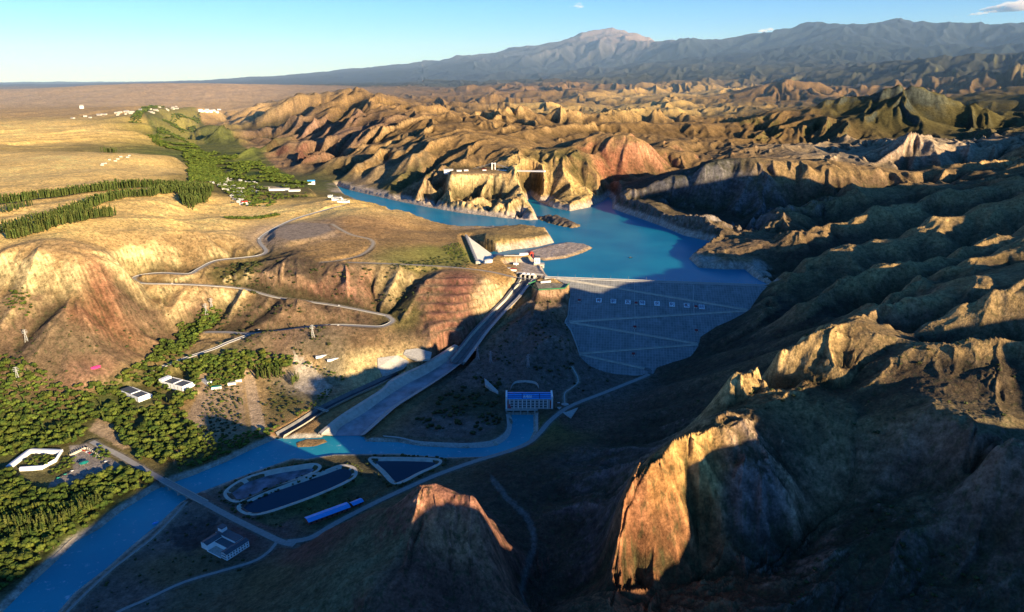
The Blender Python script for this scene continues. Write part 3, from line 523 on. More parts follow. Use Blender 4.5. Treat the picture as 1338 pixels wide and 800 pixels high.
def build_colours():
    X, Y, Z = X_, Y_, Z_
    wob = 12*fbm(X/60, Y/60, 201, 3); wob2 = 12*fbm(X/60+5, Y/60, 202, 3); sc = np.clip(R_/1200, .5, 6)
    C6 = field_at(PAINT, X+wob*sc, Y+wob2*sc); flat, steep = C6[...,:3], C6[...,3:]
    gl, ga = grad_grid(Z, R_, np.gradient(LR), np.gradient(AZ)); gm = np.sqrt(gl*gl+ga*ga)
    n1 = fbm(X/40, Y/40, 211, 4); n2 = fbm(X/9, Y/9, 212, 3); n3 = fbm(X/220, Y/220, 213, 4)
    st = sstep(.55, 1.05, gm+n1*.18)
    c = lerp(flat, steep, st)
    # strata on steep rock, gullies darker and greener, ridges paler
    band = np.sin((Z+.25*X+n1*10)/3.3)+.6*np.sin((Z*1.0-.2*X+n1*12)/1.4); vert = gnoise((X*.7+Y*.7)/5, (X*.7-Y*.7)/60+Z/60, 221)
    c = c*(1+(.20*st*band/1.6+.45*st*vert)[...,None])
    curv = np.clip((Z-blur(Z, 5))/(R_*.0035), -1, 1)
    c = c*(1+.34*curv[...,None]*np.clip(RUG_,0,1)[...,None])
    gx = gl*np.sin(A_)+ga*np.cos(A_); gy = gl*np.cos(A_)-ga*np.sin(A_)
    hol = np.clip((Z-blur(Z, 16))/(R_*.011), -1, 1); c = c*(1+.30*hol*np.clip(RUG_,0,1)*(1-.5*sstep(9000,15000,R_)))[...,None]  # broad hollows painted darker, as scrub and valley shade
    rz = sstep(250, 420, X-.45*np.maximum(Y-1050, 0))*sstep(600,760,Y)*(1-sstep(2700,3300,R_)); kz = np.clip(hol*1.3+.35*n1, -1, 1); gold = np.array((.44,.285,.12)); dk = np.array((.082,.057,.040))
    c = lerp(c, np.where((kz > 0)[...,None], dk*1.15+(gold-dk*1.15)*np.clip(kz,0,1)[...,None]**.6, dk*(1+.4*np.clip(kz,-1,0))[...,None]), rz*.72*(1-st*.5))  # valley shade and lit crests painted into the right-hand slopes
    away = np.clip((gx*math.cos(SUN_AZ)+gy*math.sin(SUN_AZ))*1.2, -1, 1)       # >0: slope turned from the sun; scrub and shade are painted dark there
    scrub_shade = np.clip(sstep(.0, .5, away+n1*.45-.06+.3*n2)*(1-.6*st), 0, 1)*np.clip(RUG_, 0, 1)
    c = lerp(c, np.array((.056,.047,.028))*np.ones_like(c), scrub_shade*.88)
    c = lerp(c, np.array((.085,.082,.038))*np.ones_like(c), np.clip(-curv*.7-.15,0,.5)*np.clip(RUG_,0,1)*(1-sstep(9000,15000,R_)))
    c = c*(1+.30*n1+.22*n2+.25*n3)[...,None]
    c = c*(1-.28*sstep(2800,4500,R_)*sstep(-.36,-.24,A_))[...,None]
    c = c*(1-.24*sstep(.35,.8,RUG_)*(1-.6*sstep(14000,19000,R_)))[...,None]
    spots = sstep(.22,.34, fbm(X/6.5, Y/6.5, 230, 2)+.25*n1)*sstep(.05,.2,RUG_)*(1-sstep(2600,3600,R_)); c = lerp(c, np.array((.06,.065,.028))*np.ones_like(c), spots*.55)
    # bleached draw-down band round the reservoir
    s = near(X, Y, RES, 90); d = sdf(X[s], Y[s], RES); zz = Z[s]; cs = c[s]
    w = (1-sstep(11, 21, zz-115+6*n1[s]+4*n3[s]))*sstep(-10,0,d)*(1-sstep(40,80,d))*np.where(zz > 112, 1, 0)*sstep(6, 16, (X[s]-CR_L[0])*CREST_N[0]+(Y[s]-CR_L[1])*CREST_N[1]); pale = np.array((.46,.38,.31))*(1+.35*vert[s]+.3*n2[s])[...,None]
    cs = lerp(cs, pale, w*.85); c[s] = cs
    # dark wet margin and stony banks of the river
    s = near(X, Y, RIVER, 40); d = sdf(X[s], Y[s], RIVER); cs = c[s]; w = sstep(-3,0,d)*(1-sstep(5,11,d+2*n2[s]))
    left = np.ones_like(d)
    cs = lerp(cs, np.array((.43,.40,.33))*(1+.5*n2[s])[...,None], w*.92); c[s] = cs
    def paint(poly, col, soft=4, amt=.9, var=.25, wn=0.0):
        s = near(X, Y, poly, soft+20); d = sdf(X[s], Y[s], poly)+wn*n2[s]*10; w = (1-sstep(-soft*.5, soft*.5, d))*amt
        c[s] = lerp(c[s], np.array(col)*(1+var*n2[s]+var*.8*n1[s])[...,None], w)
    for a in GROUND_PATCHES: paint(*a)
    for k, (pl, w) in ROAD_SM.items():
        s = near(X, Y, pl, 30); d, _ = seg_dist(X[s], Y[s], pl); wgt = (1-sstep(w*.5+1, w*.5+5, d+n2[s]*2))*.75; c[s] = lerp(c[s], np.array((.34,.28,.2) if k not in ('bridge_road','valley_road','gravel_path') else (.17,.15,.12))*(1+.3*n2[s])[...,None], wgt)
    return np.clip(c, .012, .8)
GROUND_PATCHES = [
 (SPIT,(.44,.36,.30),26,.9,.3),(ROCK,(.11,.09,.08),26,.9,.3),
 (pz(158,(188,176),(212,162),(250,160),(268,170),(300,182),(335,200),(380,226),(412,240),(395,248),(330,240),(285,236),(246,228),(238,200),(205,188)),(.10,.115,.035),30,.85,.3,.8),
 (pz(166,(196,168),(225,160),(258,160),(262,172),(225,176)),(.27,.23,.07),14,.7,.2),(pz(162,(200,180),(232,178),(262,178),(268,188),(236,190)),(.23,.20,.06),14,.7,.2),
 (pz(152,(300,206),(330,205),(345,212),(310,214)),(.20,.22,.05),10,.7,.2),(pz(148,(320,226),(372,224),(385,230),(325,233)),(.055,.085,.025),8,.9,.2),(pz(160,(335,243),(385,240),(400,243),(345,247)),(.40,.32,.2),6,.8,.15),
 (pz(26,(640,612),(650,625),(664,648),(690,672),(700,690),(701,715),(690,745),(684,770),(694,800),(688,800),(678,770),(684,745),(694,712),(692,690),(684,676),(658,652),(642,628)),(.17,.16,.14),4,.75,.3,.3),
 (pz(8,(118,568),(128,553),(142,553),(150,566),(178,585),(160,590),(140,578)),(.42,.30,.18),6,.9,.3,.6),
 (pz(14,(90,582),(112,580),(130,588),(160,606),(135,614),(98,630),(60,640),(66,628),(96,612)),(.30,.26,.22),3,.95,.15),
 (pz(16,(268,505),(318,495),(320,560),(300,575),(262,570)),(.38,.27,.16),6,.85,.25,.6),
 (pz(15,(318,492),(332,492),(348,560),(330,562)),(.50,.36,.22),4,.95,.15),
 (pz(15,(262,492),(275,492),(285,515),(270,530),(262,560),(225,600),(235,560),(255,520)),(.42,.30,.19),5,.85,.25,.6),
 (pz(20,(385,478),(410,485),(432,500),(428,512),(400,508),(385,500)),(.52,.44,.34),5,.8,.35,.8),
 (pz(120,(700,368),(744,371),(738,377),(704,379)),(.28,.25,.18),3,.9,.2),
 (pz(176,(362,297),(395,290),(428,292),(433,300),(412,308),(380,313),(362,308)),(.30,.235,.175),5,.95,.12),
 (pz(3,(440,626),(468,621),(480,628),(420,652),(360,690),(330,680)),(.10,.12,.04),8,.6,.35),
 (pz(4,(225,690),(262,680),(290,670),(280,700),(250,725),(222,712)),(.05,.045,.045),12,.8,.3,1.0),
 (pz(4,(300,684),(338,700),(322,720),(306,702)),(.17,.09,.08),5,.8,.2),
 (pz(5,(640,575),(668,560),(672,548),(655,540),(648,560),(620,572),(520,568),(500,560),(500,572),(560,577)),(.10,.10,.06),4,.5,.3),
]
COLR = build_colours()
def ground_material():
    m, t, b = nt('ground_soil_and_rock', .95); b.inputs['Specular IOR Level'].default_value = .1
    at = N(t, 'ShaderNodeVertexColor', layer_name='Col'); tc = N(t, 'ShaderNodeTexCoord')
    n1 = N(t, 'ShaderNodeTexNoise'); n1.inputs['Scale'].default_value = .35; n1.inputs['Detail'].default_value = 5; n1.inputs['Roughness'].default_value = .7
    t.links.new(tc.outputs['Object'], n1.inputs['Vector'])
    mp = N(t, 'ShaderNodeMapRange'); mp.inputs['From Min'].default_value = .3; mp.inputs['From Max'].default_value = .7; mp.inputs['To Min'].default_value = .62; mp.inputs['To Max'].default_value = 1.38
    t.links.new(n1.outputs['Fac'], mp.inputs['Value'])
    n2 = N(t, 'ShaderNodeTexNoise'); n2.inputs['Scale'].default_value = .09; n2.inputs['Detail'].default_value = 9; n2.inputs['Roughness'].default_value = .78; t.links.new(tc.outputs['Object'], n2.inputs['Vector'])
    mp2 = N(t, 'ShaderNodeMapRange'); mp2.inputs['From Min'].default_value = .34; mp2.inputs['From Max'].default_value = .66; mp2.inputs['To Min'].default_value = .5; mp2.inputs['To Max'].default_value = 1.4; t.links.new(n2.outputs['Fac'], mp2.inputs['Value'])
    mm = N(t, 'ShaderNodeMath', operation='MULTIPLY'); t.links.new(mp.outputs['Result'], mm.inputs[0]); t.links.new(mp2.outputs['Result'], mm.inputs[1])
    sc = N(t, 'ShaderNodeVectorMath', operation='SCALE'); t.links.new(at.outputs['Color'], sc.inputs[0]); t.links.new(mm.outputs['Value'], sc.inputs['Scale'])
    t.links.new(sc.outputs['Vector'], b.inputs['Base Color'])
    bp = N(t, 'ShaderNodeBump'); bp.inputs['Strength'].default_value = .8; bp.inputs['Distance'].default_value = 2.6; t.links.new(n1.outputs['Fac'], bp.inputs['Height']); t.links.new(bp.outputs['Normal'], b.inputs['Normal'])
    return m
def build_ground():
    nr, na = X_.shape; idx = np.arange(nr*na, dtype=np.int32).reshape(nr, na)
    q = np.stack([idx[:-1,:-1], idx[:-1,1:], idx[1:,1:], idx[1:,:-1]], -1).reshape(-1,4)[:, ::-1]
    co = np.stack([X_, Y_, Z_], -1).reshape(-1,3)
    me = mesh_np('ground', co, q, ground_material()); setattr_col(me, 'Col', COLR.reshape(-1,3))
    return tag(link('ground', me), kind='structure')
build_ground()
# ------------------------------------------------------------------ water
def water_mat(name, deep, shallow, wl, bump, rough=.12):
    m, t, b = nt(name, rough); b.inputs['Specular IOR Level'].default_value = .16; b.inputs['IOR'].default_value = 1.33
    tc = N(t, 'ShaderNodeTexCoord'); n1 = N(t, 'ShaderNodeTexNoise'); n1.inputs['Scale'].default_value = 1/wl; n1.inputs['Detail'].default_value = 6; n1.inputs['Roughness'].default_value = .6
    n2 = N(t, 'ShaderNodeTexNoise'); n2.inputs['Scale'].default_value = .008; n2.inputs['Detail'].default_value = 4
    t.links.new(tc.outputs['Object'], n1.inputs['Vector']); t.links.new(tc.outputs['Object'], n2.inputs['Vector'])
    mx = N(t, 'ShaderNodeMix', data_type='RGBA'); mx.inputs['A'].default_value = (*deep,1); mx.inputs['B'].default_value = (*shallow,1)
    mr = N(t, 'ShaderNodeMapRange'); mr.inputs['From Min'].default_value = .35; mr.inputs['From Max'].default_value = .65; t.links.new(n2.outputs['Fac'], mr.inputs['Value']); t.links.new(mr.outputs['Result'], mx.inputs['Factor'])
    t.links.new(mx.outputs['Result'], b.inputs['Base Color'])
    bp = N(t, 'ShaderNodeBump'); bp.inputs['Strength'].default_value = bump; bp.inputs['Distance'].default_value = .25; t.links.new(n1.outputs['Fac'], bp.inputs['Height']); t.links.new(bp.outputs['Normal'], b.inputs['Normal'])
    return m, t, b, n1, mx
def cell_sheet(name, poly, z, step, margin, mat, keep=None):
    q = np.array([p[:2] for p in poly]); xs = np.arange(q[:,0].min()-margin, q[:,0].max()+margin+step, step); ys = np.arange(q[:,1].min()-margin, q[:,1].max()+margin+step, step)
    Xg, Yg = np.meshgrid(xs, ys); d = sdf(Xg, Yg, poly); ok = d < margin
    if keep is not None: ok &= keep(Xg, Yg)
    ny, nx = Xg.shape; idx = np.arange(ny*nx).reshape(ny, nx); m = ok[:-1,:-1]&ok[1:,:-1]&ok[:-1,1:]&ok[1:,1:]
    qd = np.stack([idx[:-1,:-1][m], idx[:-1,1:][m], idx[1:,1:][m], idx[1:,:-1][m]], -1)
    used = np.unique(qd); re = np.zeros(ny*nx, int); re[used] = np.arange(len(used))
    co = np.stack([Xg.ravel()[used], Yg.ravel()[used], np.full(len(used), z)], -1)
    return link(name, mesh_np(name, co, re[qd], mat, smooth=False))
mw, tw, bw, nw, mxw = water_mat('reservoir_water', (.003,.165,.28), (.010,.225,.33), 5.0, .4, .32)
crest_n = np.array([-(CR_R-CR_L)[1], (CR_R-CR_L)[0]]); crest_n /= np.linalg.norm(crest_n)
if crest_n[1] < 0: crest_n = -crest_n
def beyond_crest(x, y): return ((x-CR_L[0])*crest_n[0]+(y-CR_L[1])*crest_n[1] > 4)
tag(cell_sheet('reservoir', RES, 115, 9, 24, mw, lambda x, y: beyond_crest(x, y) & ~((x < CR_L[0]+5) & (y < CR_L[1]+12))), kind='structure')
mr_, tr_, br_, nr_, mxr_ = water_mat('river_water', (.018,.26,.35), (.035,.34,.42), 2.6, .9, .28)
# riffles: broken white water
vn = N(tr_, 'ShaderNodeTexNoise'); vn.inputs['Scale'].default_value = .09; vn.inputs['Detail'].default_value = 8; vn.inputs['Roughness'].default_value = .75; tcr = N(tr_, 'ShaderNodeTexCoord'); tr_.links.new(tcr.outputs['Object'], vn.inputs['Vector'])
rmp = N(tr_, 'ShaderNodeMapRange'); rmp.inputs['From Min'].default_value = .58; rmp.inputs['From Max'].default_value = .72; tr_.links.new(vn.outputs['Fac'], rmp.inputs['Value'])
mf = N(tr_, 'ShaderNodeMix', data_type='RGBA'); mf.inputs['B'].default_value = (.45,.6,.68,1); tr_.links.new(rmp.outputs['Result'], mf.inputs['Factor']); tr_.links.new(mxr_.outputs['Result'], mf.inputs['A']); tr_.links.new(mf.outputs['Result'], br_.inputs['Base Color'])
tag(cell_sheet('river', RIVER, 0, 4, 9, mr_), kind='structure')
# ------------------------------------------------------------------ camera, sun, sky
cam = bpy.data.cameras.new('camera'); co_ = bpy.data.objects.new('camera', cam); COL.objects.link(co_); scn.camera = co_
cam.sensor_width = 36; cam.lens = 36*F/1338; cam.clip_start = 1; cam.clip_end = 120000
co_.location = (0,0,CAMZ); co_.rotation_euler = (math.radians(90)-PITCH, 0, 0)
w = bpy.data.worlds.new('World'); scn.world = w; w.use_nodes = True; wt = w.node_tree; bg = wt.nodes['Background']
sky = N(wt, 'ShaderNodeTexSky'); sky.sky_type = 'NISHITA'; sky.sun_disc = False; sky.sun_elevation = SUN_EL
sky.sun_rotation = math.pi/2-SUN_AZ      # clockwise from +Y
sky.altitude = 1500; sky.air_density = 1.0; sky.dust_density = .2; sky.ozone_density = 5.0
hs = N(wt, 'ShaderNodeHueSaturation'); hs.inputs['Saturation'].default_value = 1.1; wt.links.new(sky.outputs['Color'], hs.inputs['Color'])
tn = N(wt, 'ShaderNodeMix', data_type='RGBA', blend_type='MULTIPLY'); tn.inputs['Factor'].default_value = 1; tn.inputs['B'].default_value = (.94,1.05,1.20,1); wt.links.new(hs.outputs['Color'], tn.inputs['A'])
wt.links.new(tn.outputs['Result'], bg.inputs['Color']); bg.inputs['Strength'].default_value = .185
sl = bpy.data.lights.new('sun', 'SUN'); sl.energy = 12.5; sl.angle = math.radians(.5); sl.color = (1.0,.78,.47)
so = bpy.data.objects.new('sun', sl); COL.objects.link(so)
sd = Vector((math.cos(SUN_AZ)*math.cos(SUN_EL), math.sin(SUN_AZ)*math.cos(SUN_EL), math.sin(SUN_EL))); so.rotation_euler = sd.to_track_quat('Z', 'Y').to_euler(); so.location = (0,0,900)
scn.view_settings.view_transform = 'Standard'; scn.view_settings.look = 'None'; scn.view_settings.exposure = 0; scn.view_settings.gamma = 1
# ------------------------------------------------------------------ mesh builder for the built things
class MB:
    def __init__(s): s.v = []; s.f = []; s.m = []
    def quad(s, a, b, c, d, m=0):
        n = len(s.v); s.v += [tuple(a), tuple(b), tuple(c), tuple(d)]; s.f.append((n, n+1, n+2, n+3)); s.m.append(m)
    def poly(s, pts, m=0):
        n = len(s.v); s.v += [tuple(p) for p in pts]; s.f.append(tuple(range(n, n+len(pts)))); s.m.append(m)
    def box(s, x0, y0, z0, x1, y1, z1, m=0, top=None):
        n = len(s.v); s.v += [(x0,y0,z0),(x1,y0,z0),(x1,y1,z0),(x0,y1,z0),(x0,y0,z1),(x1,y0,z1),(x1,y1,z1),(x0,y1,z1)]
        for f in ((0,3,2,1),(4,5,6,7),(0,1,5,4),(1,2,6,5),(2,3,7,6),(3,0,4,7)): s.f.append(tuple(n+i for i in f)); s.m.append(m if (f != (4,5,6,7) or top is None) else top)
    def bar(s, a, b, w, m=0, h=None):
        a = Vector(a); b = Vector(b); d = (b-a).normalized(); up = Vector((0,0,1)) if abs(d.z) < .95 else Vector((1,0,0))
        u = d.cross(up).normalized()*w/2; v = u.cross(d).normalized()*(h or w)/2; n = len(s.v)
        for p in (a, b): s.v += [tuple(p-u-v), tuple(p+u-v), tuple(p+u+v), tuple(p-u+v)]
        for f in ((0,1,2,3),(7,6,5,4),(0,4,5,1),(1,5,6,2),(2,6,7,3),(3,7,4,0)): s.f.append(tuple(n+i for i in f)); s.m.append(m)
    def cyl(s, x, y, z0, z1, r0, r1=None, k=10, m=0):
        r1 = r0 if r1 is None else r1; n = len(s.v)
        for z, r in ((z0,r0),(z1,r1)): s.v += [(x+r*math.cos(i*2*math.pi/k), y+r*math.sin(i*2*math.pi/k), z) for i in range(k)]
        for i in range(k): s.f.append((n+i, n+(i+1)%k, n+k+(i+1)%k, n+k+i)); s.m.append(m)
        s.f.append(tuple(n+k+i for i in range(k))); s.m.append(m)
    def gable(s, x0, y0, x1, y1, z, h, over=.4, m=0, gm=None, t=.25):
        """ridge runs along x; solid gable ends (material gm)"""
        ym = (y0+y1)/2; X0, X1, Y0, Y1 = x0-over, x1+over, y0-over, y1+over; dz = over*h/((y1-y0)/2)
        for yy, sg in ((Y0, 1), (Y1, -1)):
            a = (X0,yy,z-dz); b = (X1,yy,z-dz); c = (X1,ym,z+h); d = (X0,ym,z+h)
            if sg < 0: a, b, c, d = b, a, d, c
            up = Vector((0,0,t)); A, B, C, D = [tuple(Vector(p)+up) for p in (a,b,c,d)]
            s.quad(A,B,C,D,m); s.quad(a,d,c,b,m); s.quad(a,b,B,A,m); s.quad(b,c,C,B,m); s.quad(d,a,A,D,m)
        if gm is not None:
            for xx in (x0, x1): s.poly([(xx,y0,z),(xx,y1,z),(xx,ym,z+h)], gm)
    def mesh(s, name, mats):
        me = bpy.data.meshes.new(name); me.from_pydata(s.v, [], s.f); me.update()
        for m in (mats if isinstance(mats, (list,tuple)) else [mats]): me.materials.append(m)
        me.polygons.foreach_set('material_index', s.m); return me
    def build(s, name, mats, parent=None): return link(name, s.mesh(name, mats), parent)
def empty(name, loc, rz=0, label=None, cat=None, group=None):
    o = bpy.data.objects.new(name, None); COL.objects.link(o); o.location = loc; o.rotation_euler = (0,0,rz); o.empty_display_size = 2
    return tag(o, label, cat, group)
def children(o): return [c for c in COL.objects if c.parent == o]
def copy_tree(o, kids, parent=None):
    c = o.copy(); COL.objects.link(c); c.parent = parent
    for ch, sub in kids: copy_tree(ch, sub, c)
    return c
def kids_of(o): return [(c, kids_of(c)) for c in children(o)]
def ground_v(x, y):
    a = np.arctan2(x, y); l = np.log(np.maximum(np.hypot(x, y), RR[0]+.01)); i = np.clip(np.searchsorted(AZ, a)-1, 0, len(AZ)-2); j = np.clip(np.searchsorted(LR, l)-1, 0, len(LR)-2)
    fa = (a-AZ[i])/(AZ[i+1]-AZ[i]); fl = (l-LR[j])/(LR[j+1]-LR[j])
    return (Z_[j,i]*(1-fa)+Z_[j,i+1]*fa)*(1-fl)+(Z_[j+1,i]*(1-fa)+Z_[j+1,i+1]*fa)*fl
M = {}
M['concrete'] = simple('pale_concrete', (.42,.40,.36), .9, .25, .3)
M['concrete_lit'] = simple('cream_concrete', (.50,.46,.38), .9, .22, .12)
M['concrete_dark'] = simple('weathered_concrete', (.16,.155,.15), .85, .3, .1)
M['white'] = simple('white_paint', (.88,.88,.86), .7, .06, .3)
M['offwhite'] = simple('off_white_render', (.46,.45,.43), .8, .12, .4)
M['roofgrey'] = simple('grey_roof_sheet', (.085,.095,.11), .6, .2, .4)
M['blue'] = simple('blue_roof_sheet', (.06,.36,.80), .45, .12, .3)
M['bluedk'] = simple('dark_blue_roof_band', (.006,.03,.16), .5, .15, .3)
M['glass'] = simple('window_glass', (.02,.03,.045), .15, .2, .5, spec=.6)
M['red'] = simple('dull_red_paint', (.28,.03,.03), .6, .15, .5)
M['redbright'] = simple('bright_red_sheet', (.62,.05,.03), .6, .15, .5)
M['pink'] = simple('pink_tent_cloth', (.75,.05,.22), .8, .1, .5)
M['steel'] = simple('galvanised_steel', (.45,.46,.47), .5, .1, .6, .4)
M['asphalt'] = simple('road_asphalt', (.17,.165,.155), .9, .2, .25)
M['gravel'] = simple('gravel_track', (.34,.29,.22), .95, .25, .3)
M['pathpale'] = simple('pale_concrete_road', (.30,.285,.26), .9, .18, .3)
M['rust'] = simple('brick_red_wall', (.25,.09,.06), .9, .2, .4)
M['navy'] = simple('navy_lettering', (.03,.035,.12), .7, .1, .5)
M['maroon'] = simple('maroon_lettering', (.16,.02,.05), .7, .1, .5)
M['dark'] = simple('dark_opening', (.012,.013,.016), .8, .1, .5)
M['teal'] = simple('teal_green_paint', (.02,.30,.22), .5, .1, .5)
M['carblack'] = simple('black_car_paint', (.015,.016,.02), .3, .1, .5, spec=.5)
M['carwhite'] = simple('white_car_paint', (.7,.7,.7), .3, .05, .5, spec=.5)
M['tyre'] = simple('tyre_rubber', (.02,.02,.02), .9, .1, .5)
M['green'] = simple('green_fence_mesh', (.03,.16,.07), .8, .2, .5)
M['rock'] = simple('stone_facing', (.36,.31,.24), .95, .35, .25, bump=.4)
M['orange'] = simple('orange_cloth', (.6,.2,.05), .8, .1, .5)

# ------------------------------------------------------------------ roads as real ribbons
def ribbon(name, pl, w, mat, dz=.12, kerb=0, kind='structure', bed=.0):
    pl = np.asarray(pl); d = np.gradient(pl[:,:2], axis=0); d /= np.linalg.norm(d, axis=1)[:,None]+1e-9; n = np.stack([-d[:,1], d[:,0]], 1); rows = []
    for sgn in (-.5, -.25, 0, .25, .5): rows.append(np.column_stack([pl[:,:2]+n*w*sgn, pl[:,2]+dz]))
    k = len(pl); co = np.concatenate(rows); q = []
    for r in range(4):
        for i in range(k-1): q.append((r*k+i, r*k+i+1, (r+1)*k+i+1, (r+1)*k+i))
    q = np.array(q)[:, ::-1]
    o = link(name, mesh_np(name, co, q, mat, False)); return tag(o, kind=kind)
road_mats = {'bridge_road':'pathpale','valley_road':'pathpale','gravel_path':'pathpale','riverside_path':'pathpale','hill_road':'pathpale','lower_road':'pathpale','lay_by':'pathpale','terrace_track':'gravel','terrace_path':'pathpale','foot_path':'concrete'}
for k, (pl, w) in ROAD_SM.items(): ribbon(k, pl, w, M[road_mats[k]], .15 if k not in ('lower_road','lay_by') else .18+.004*(k=='lay_by'))
def rail(name, pl, off, mat, h, th, label, cat, skip=0, group=None, base=-.3):
    pl = np.asarray(pl); d = np.gradient(pl[:,:2], axis=0); d /= np.linalg.norm(d, axis=1)[:,None]+1e-9; n = np.stack([-d[:,1], d[:,0]], 1); p = np.column_stack([pl[:,:2]+n*off, pl[:,2]]); b = MB()
    for a, c in zip(p[:-1], p[1:]): b.bar((a[0],a[1],a[2]+(base+h)/2), (c[0],c[1],c[2]+(base+h)/2), th, 0, h-base)
    return tag(b.build(name, mat), label, cat, group)
rail('guard_wall', ROAD_SM['hill_road'][0], 4.4, M['offwhite'], .9, .35, 'pale guard wall on the valley side of the winding upper hill road', 'guard wall')
rail('guard_wall', ROAD_SM['lower_road'][0], -4.4, M['offwhite'], .9, .35, 'pale guard wall along the outer edge of the lower road past the hairpin', 'guard wall')
rail('guard_wall', ROAD_SM['lower_road'][0][36:], 4.4, M['offwhite'], .9, .35, 'short pale guard wall on the uphill edge of the lower road', 'guard wall')
rail('flood_wall', ROAD_SM['riverside_path'][0], 1.9, M['concrete'], 1.1, .5, 'long low concrete flood wall beside the riverside path', 'flood wall')

# ------------------------------------------------------------------ the dam
ux = Vector(CR_R-CR_L).normalized(); nz = Vector(_n); uy = nz.cross(ux).normalized()        # uy points up the slope
mid = Vector((CR_L+CR_R)/2); dam = empty('rockfill_dam', mid, 0, 'huge grey rockfill dam whose gridded downstream face closes the valley below the blue reservoir', 'dam')
dam.matrix_basis = Matrix(((ux.x,uy.x,nz.x,mid.x),(ux.y,uy.y,nz.y,mid.y),(ux.z,uy.z,nz.z,mid.z),(0,0,0,1)))
DI = dam.matrix_basis.inverted()
def DL(px, py, off=0.0):
    v = DI@Vector(on_dam(px, py)); return (v.x, v.y, off)
def dam_mat():
    m, t, b = nt('gridded_stone_slope', .95); tc = N(t, 'ShaderNodeTexCoord')
    br = N(t, 'ShaderNodeTexBrick'); br.offset = 0; br.inputs['Scale'].default_value = 1; br.inputs['Mortar Size'].default_value = .55; br.inputs['Mortar Smooth'].default_value = .3; br.inputs['Brick Width'].default_value = 5.6; br.inputs['Row Height'].default_value = 7.5
    br.inputs['Color1'].default_value = (.20,.20,.195,1); br.inputs['Color2'].default_value = (.25,.25,.24,1); br.inputs['Mortar'].default_value = (.31,.31,.30,1); t.links.new(tc.outputs['Object'], br.inputs['Vector'])
    mp = N(t, 'ShaderNodeMapping'); mp.inputs['Scale'].default_value = (1/9,1/21,1); t.links.new(tc.outputs['Object'], mp.inputs['Vector'])
    vo = N(t, 'ShaderNodeTexVoronoi', distance='CHEBYCHEV'); vo.inputs['Scale'].default_value = 1; t.links.new(mp.outputs['Vector'], vo.inputs['Vector'])
    no = N(t, 'ShaderNodeTexNoise'); no.inputs['Scale'].default_value = .05; no.inputs['Detail'].default_value = 7; no.inputs['Roughness'].default_value = .7; t.links.new(tc.outputs['Object'], no.inputs['Vector'])
    sp = N(t, 'ShaderNodeSeparateColor'); t.links.new(vo.outputs['Color'], sp.inputs['Color'])
    a = N(t, 'ShaderNodeMapRange'); a.inputs['To Min'].default_value = .90; a.inputs['To Max'].default_value = 1.08; t.links.new(sp.outputs['Red'], a.inputs['Value'])
    a2 = N(t, 'ShaderNodeMapRange'); a2.inputs['From Min'].default_value = .3; a2.inputs['From Max'].default_value = .7; a2.inputs['To Min'].default_value = .82; a2.inputs['To Max'].default_value = 1.18; t.links.new(no.outputs['Fac'], a2.inputs['Value'])
    mu = N(t, 'ShaderNodeMath', operation='MULTIPLY'); t.links.new(a.outputs['Result'], mu.inputs[0]); t.links.new(a2.outputs['Result'], mu.inputs[1])
    sc = N(t, 'ShaderNodeVectorMath', operation='SCALE'); t.links.new(br.outputs['Color'], sc.inputs[0]); t.links.new(mu.outputs['Value'], sc.inputs['Scale']); t.links.new(sc.outputs['Vector'], b.inputs['Base Color'])
    return m
b = MB(); pts = [DL(*p) for p in DAM_OUT]
cxy = np.mean([p[:2] for p in pts], 0); grow = [(p[0]+(p[0]-cxy[0])*.008, p[1]+(p[1]-cxy[1])*.008 if i not in (0, len(pts)-1) else p[1], 0) for i, p in enumerate(pts)]
b.poly(grow[::-1] if True else grow)
for p, q in zip(grow, grow[1:]+grow[:1]): b.quad(p, q, (q[0],q[1],-9), (p[0],p[1],-9))
fc = b.build('downstream_face', dam_mat(), dam)
bm = bmesh.new(); bm.from_mesh(fc.data); bmesh.ops.remove_doubles(bm, verts=bm.verts, dist=.01); bmesh.ops.recalc_face_normals(bm, faces=bm.faces)
f0 = max(bm.faces, key=lambda f: f.calc_area())
if f0.normal.z < 0: bmesh.ops.reverse_faces(bm, faces=bm.faces)
bm.to_mesh(fc.data); bm.free()
def dstrip(b, A, B, w, off, m=0, th=.8):
    a = Vector(DL(*A)); c = Vector(DL(*B)); d = (c-a).normalized(); n = Vector((-d.y, d.x, 0))*w/2; up = Vector((0,0,off)); p = [a-n, c-n, c+n, a+n]
    T_ = [v+up for v in p]; b.quad(*[tuple(v) for v in T_], m)
    for i in range(4): b.quad(tuple(p[i]), tuple(p[(i+1)%4]), tuple(T_[(i+1)%4]), tuple(T_[i]), m)
for k, (A, B) in enumerate((((728,364.2),(977,405.5)),((978,406.6),(744,421)),((745,421.8),(911,449.6)),((912,450.6),(757,462.6)),((757,463.5),(842,482)))):
    b = MB(); dstrip(b, A, B, 4.6, .9+.02*k); b.build('berm_road', M['concrete_lit'], dam)
    b = MB(); dstrip(b, (A[0],A[1]-.9), (B[0],B[1]-.9), 1.0, 1.9+.02*k); b.build('berm_kerb', M['concrete'], dam)
b = MB(); dstrip(b, (842,482), (850,484), 6, 1.05); dstrip(b, (850,484), (848,488.5), 6, 1.09); b.build('toe_ramp', M['concrete_dark'], dam)
b = MB()
for A, B in (((741,372),(745,385)),((745,385),(743.5,400)),((743.5,400),(742,412)),((742,412),(738.5,421)),((738.5,422),(746,432)),((746,432),(753,450)),((753,450),(757.5,464))): dstrip(b, A, B, 2.4, 1.4)
b.build('edge_stair', M['concrete'], dam)
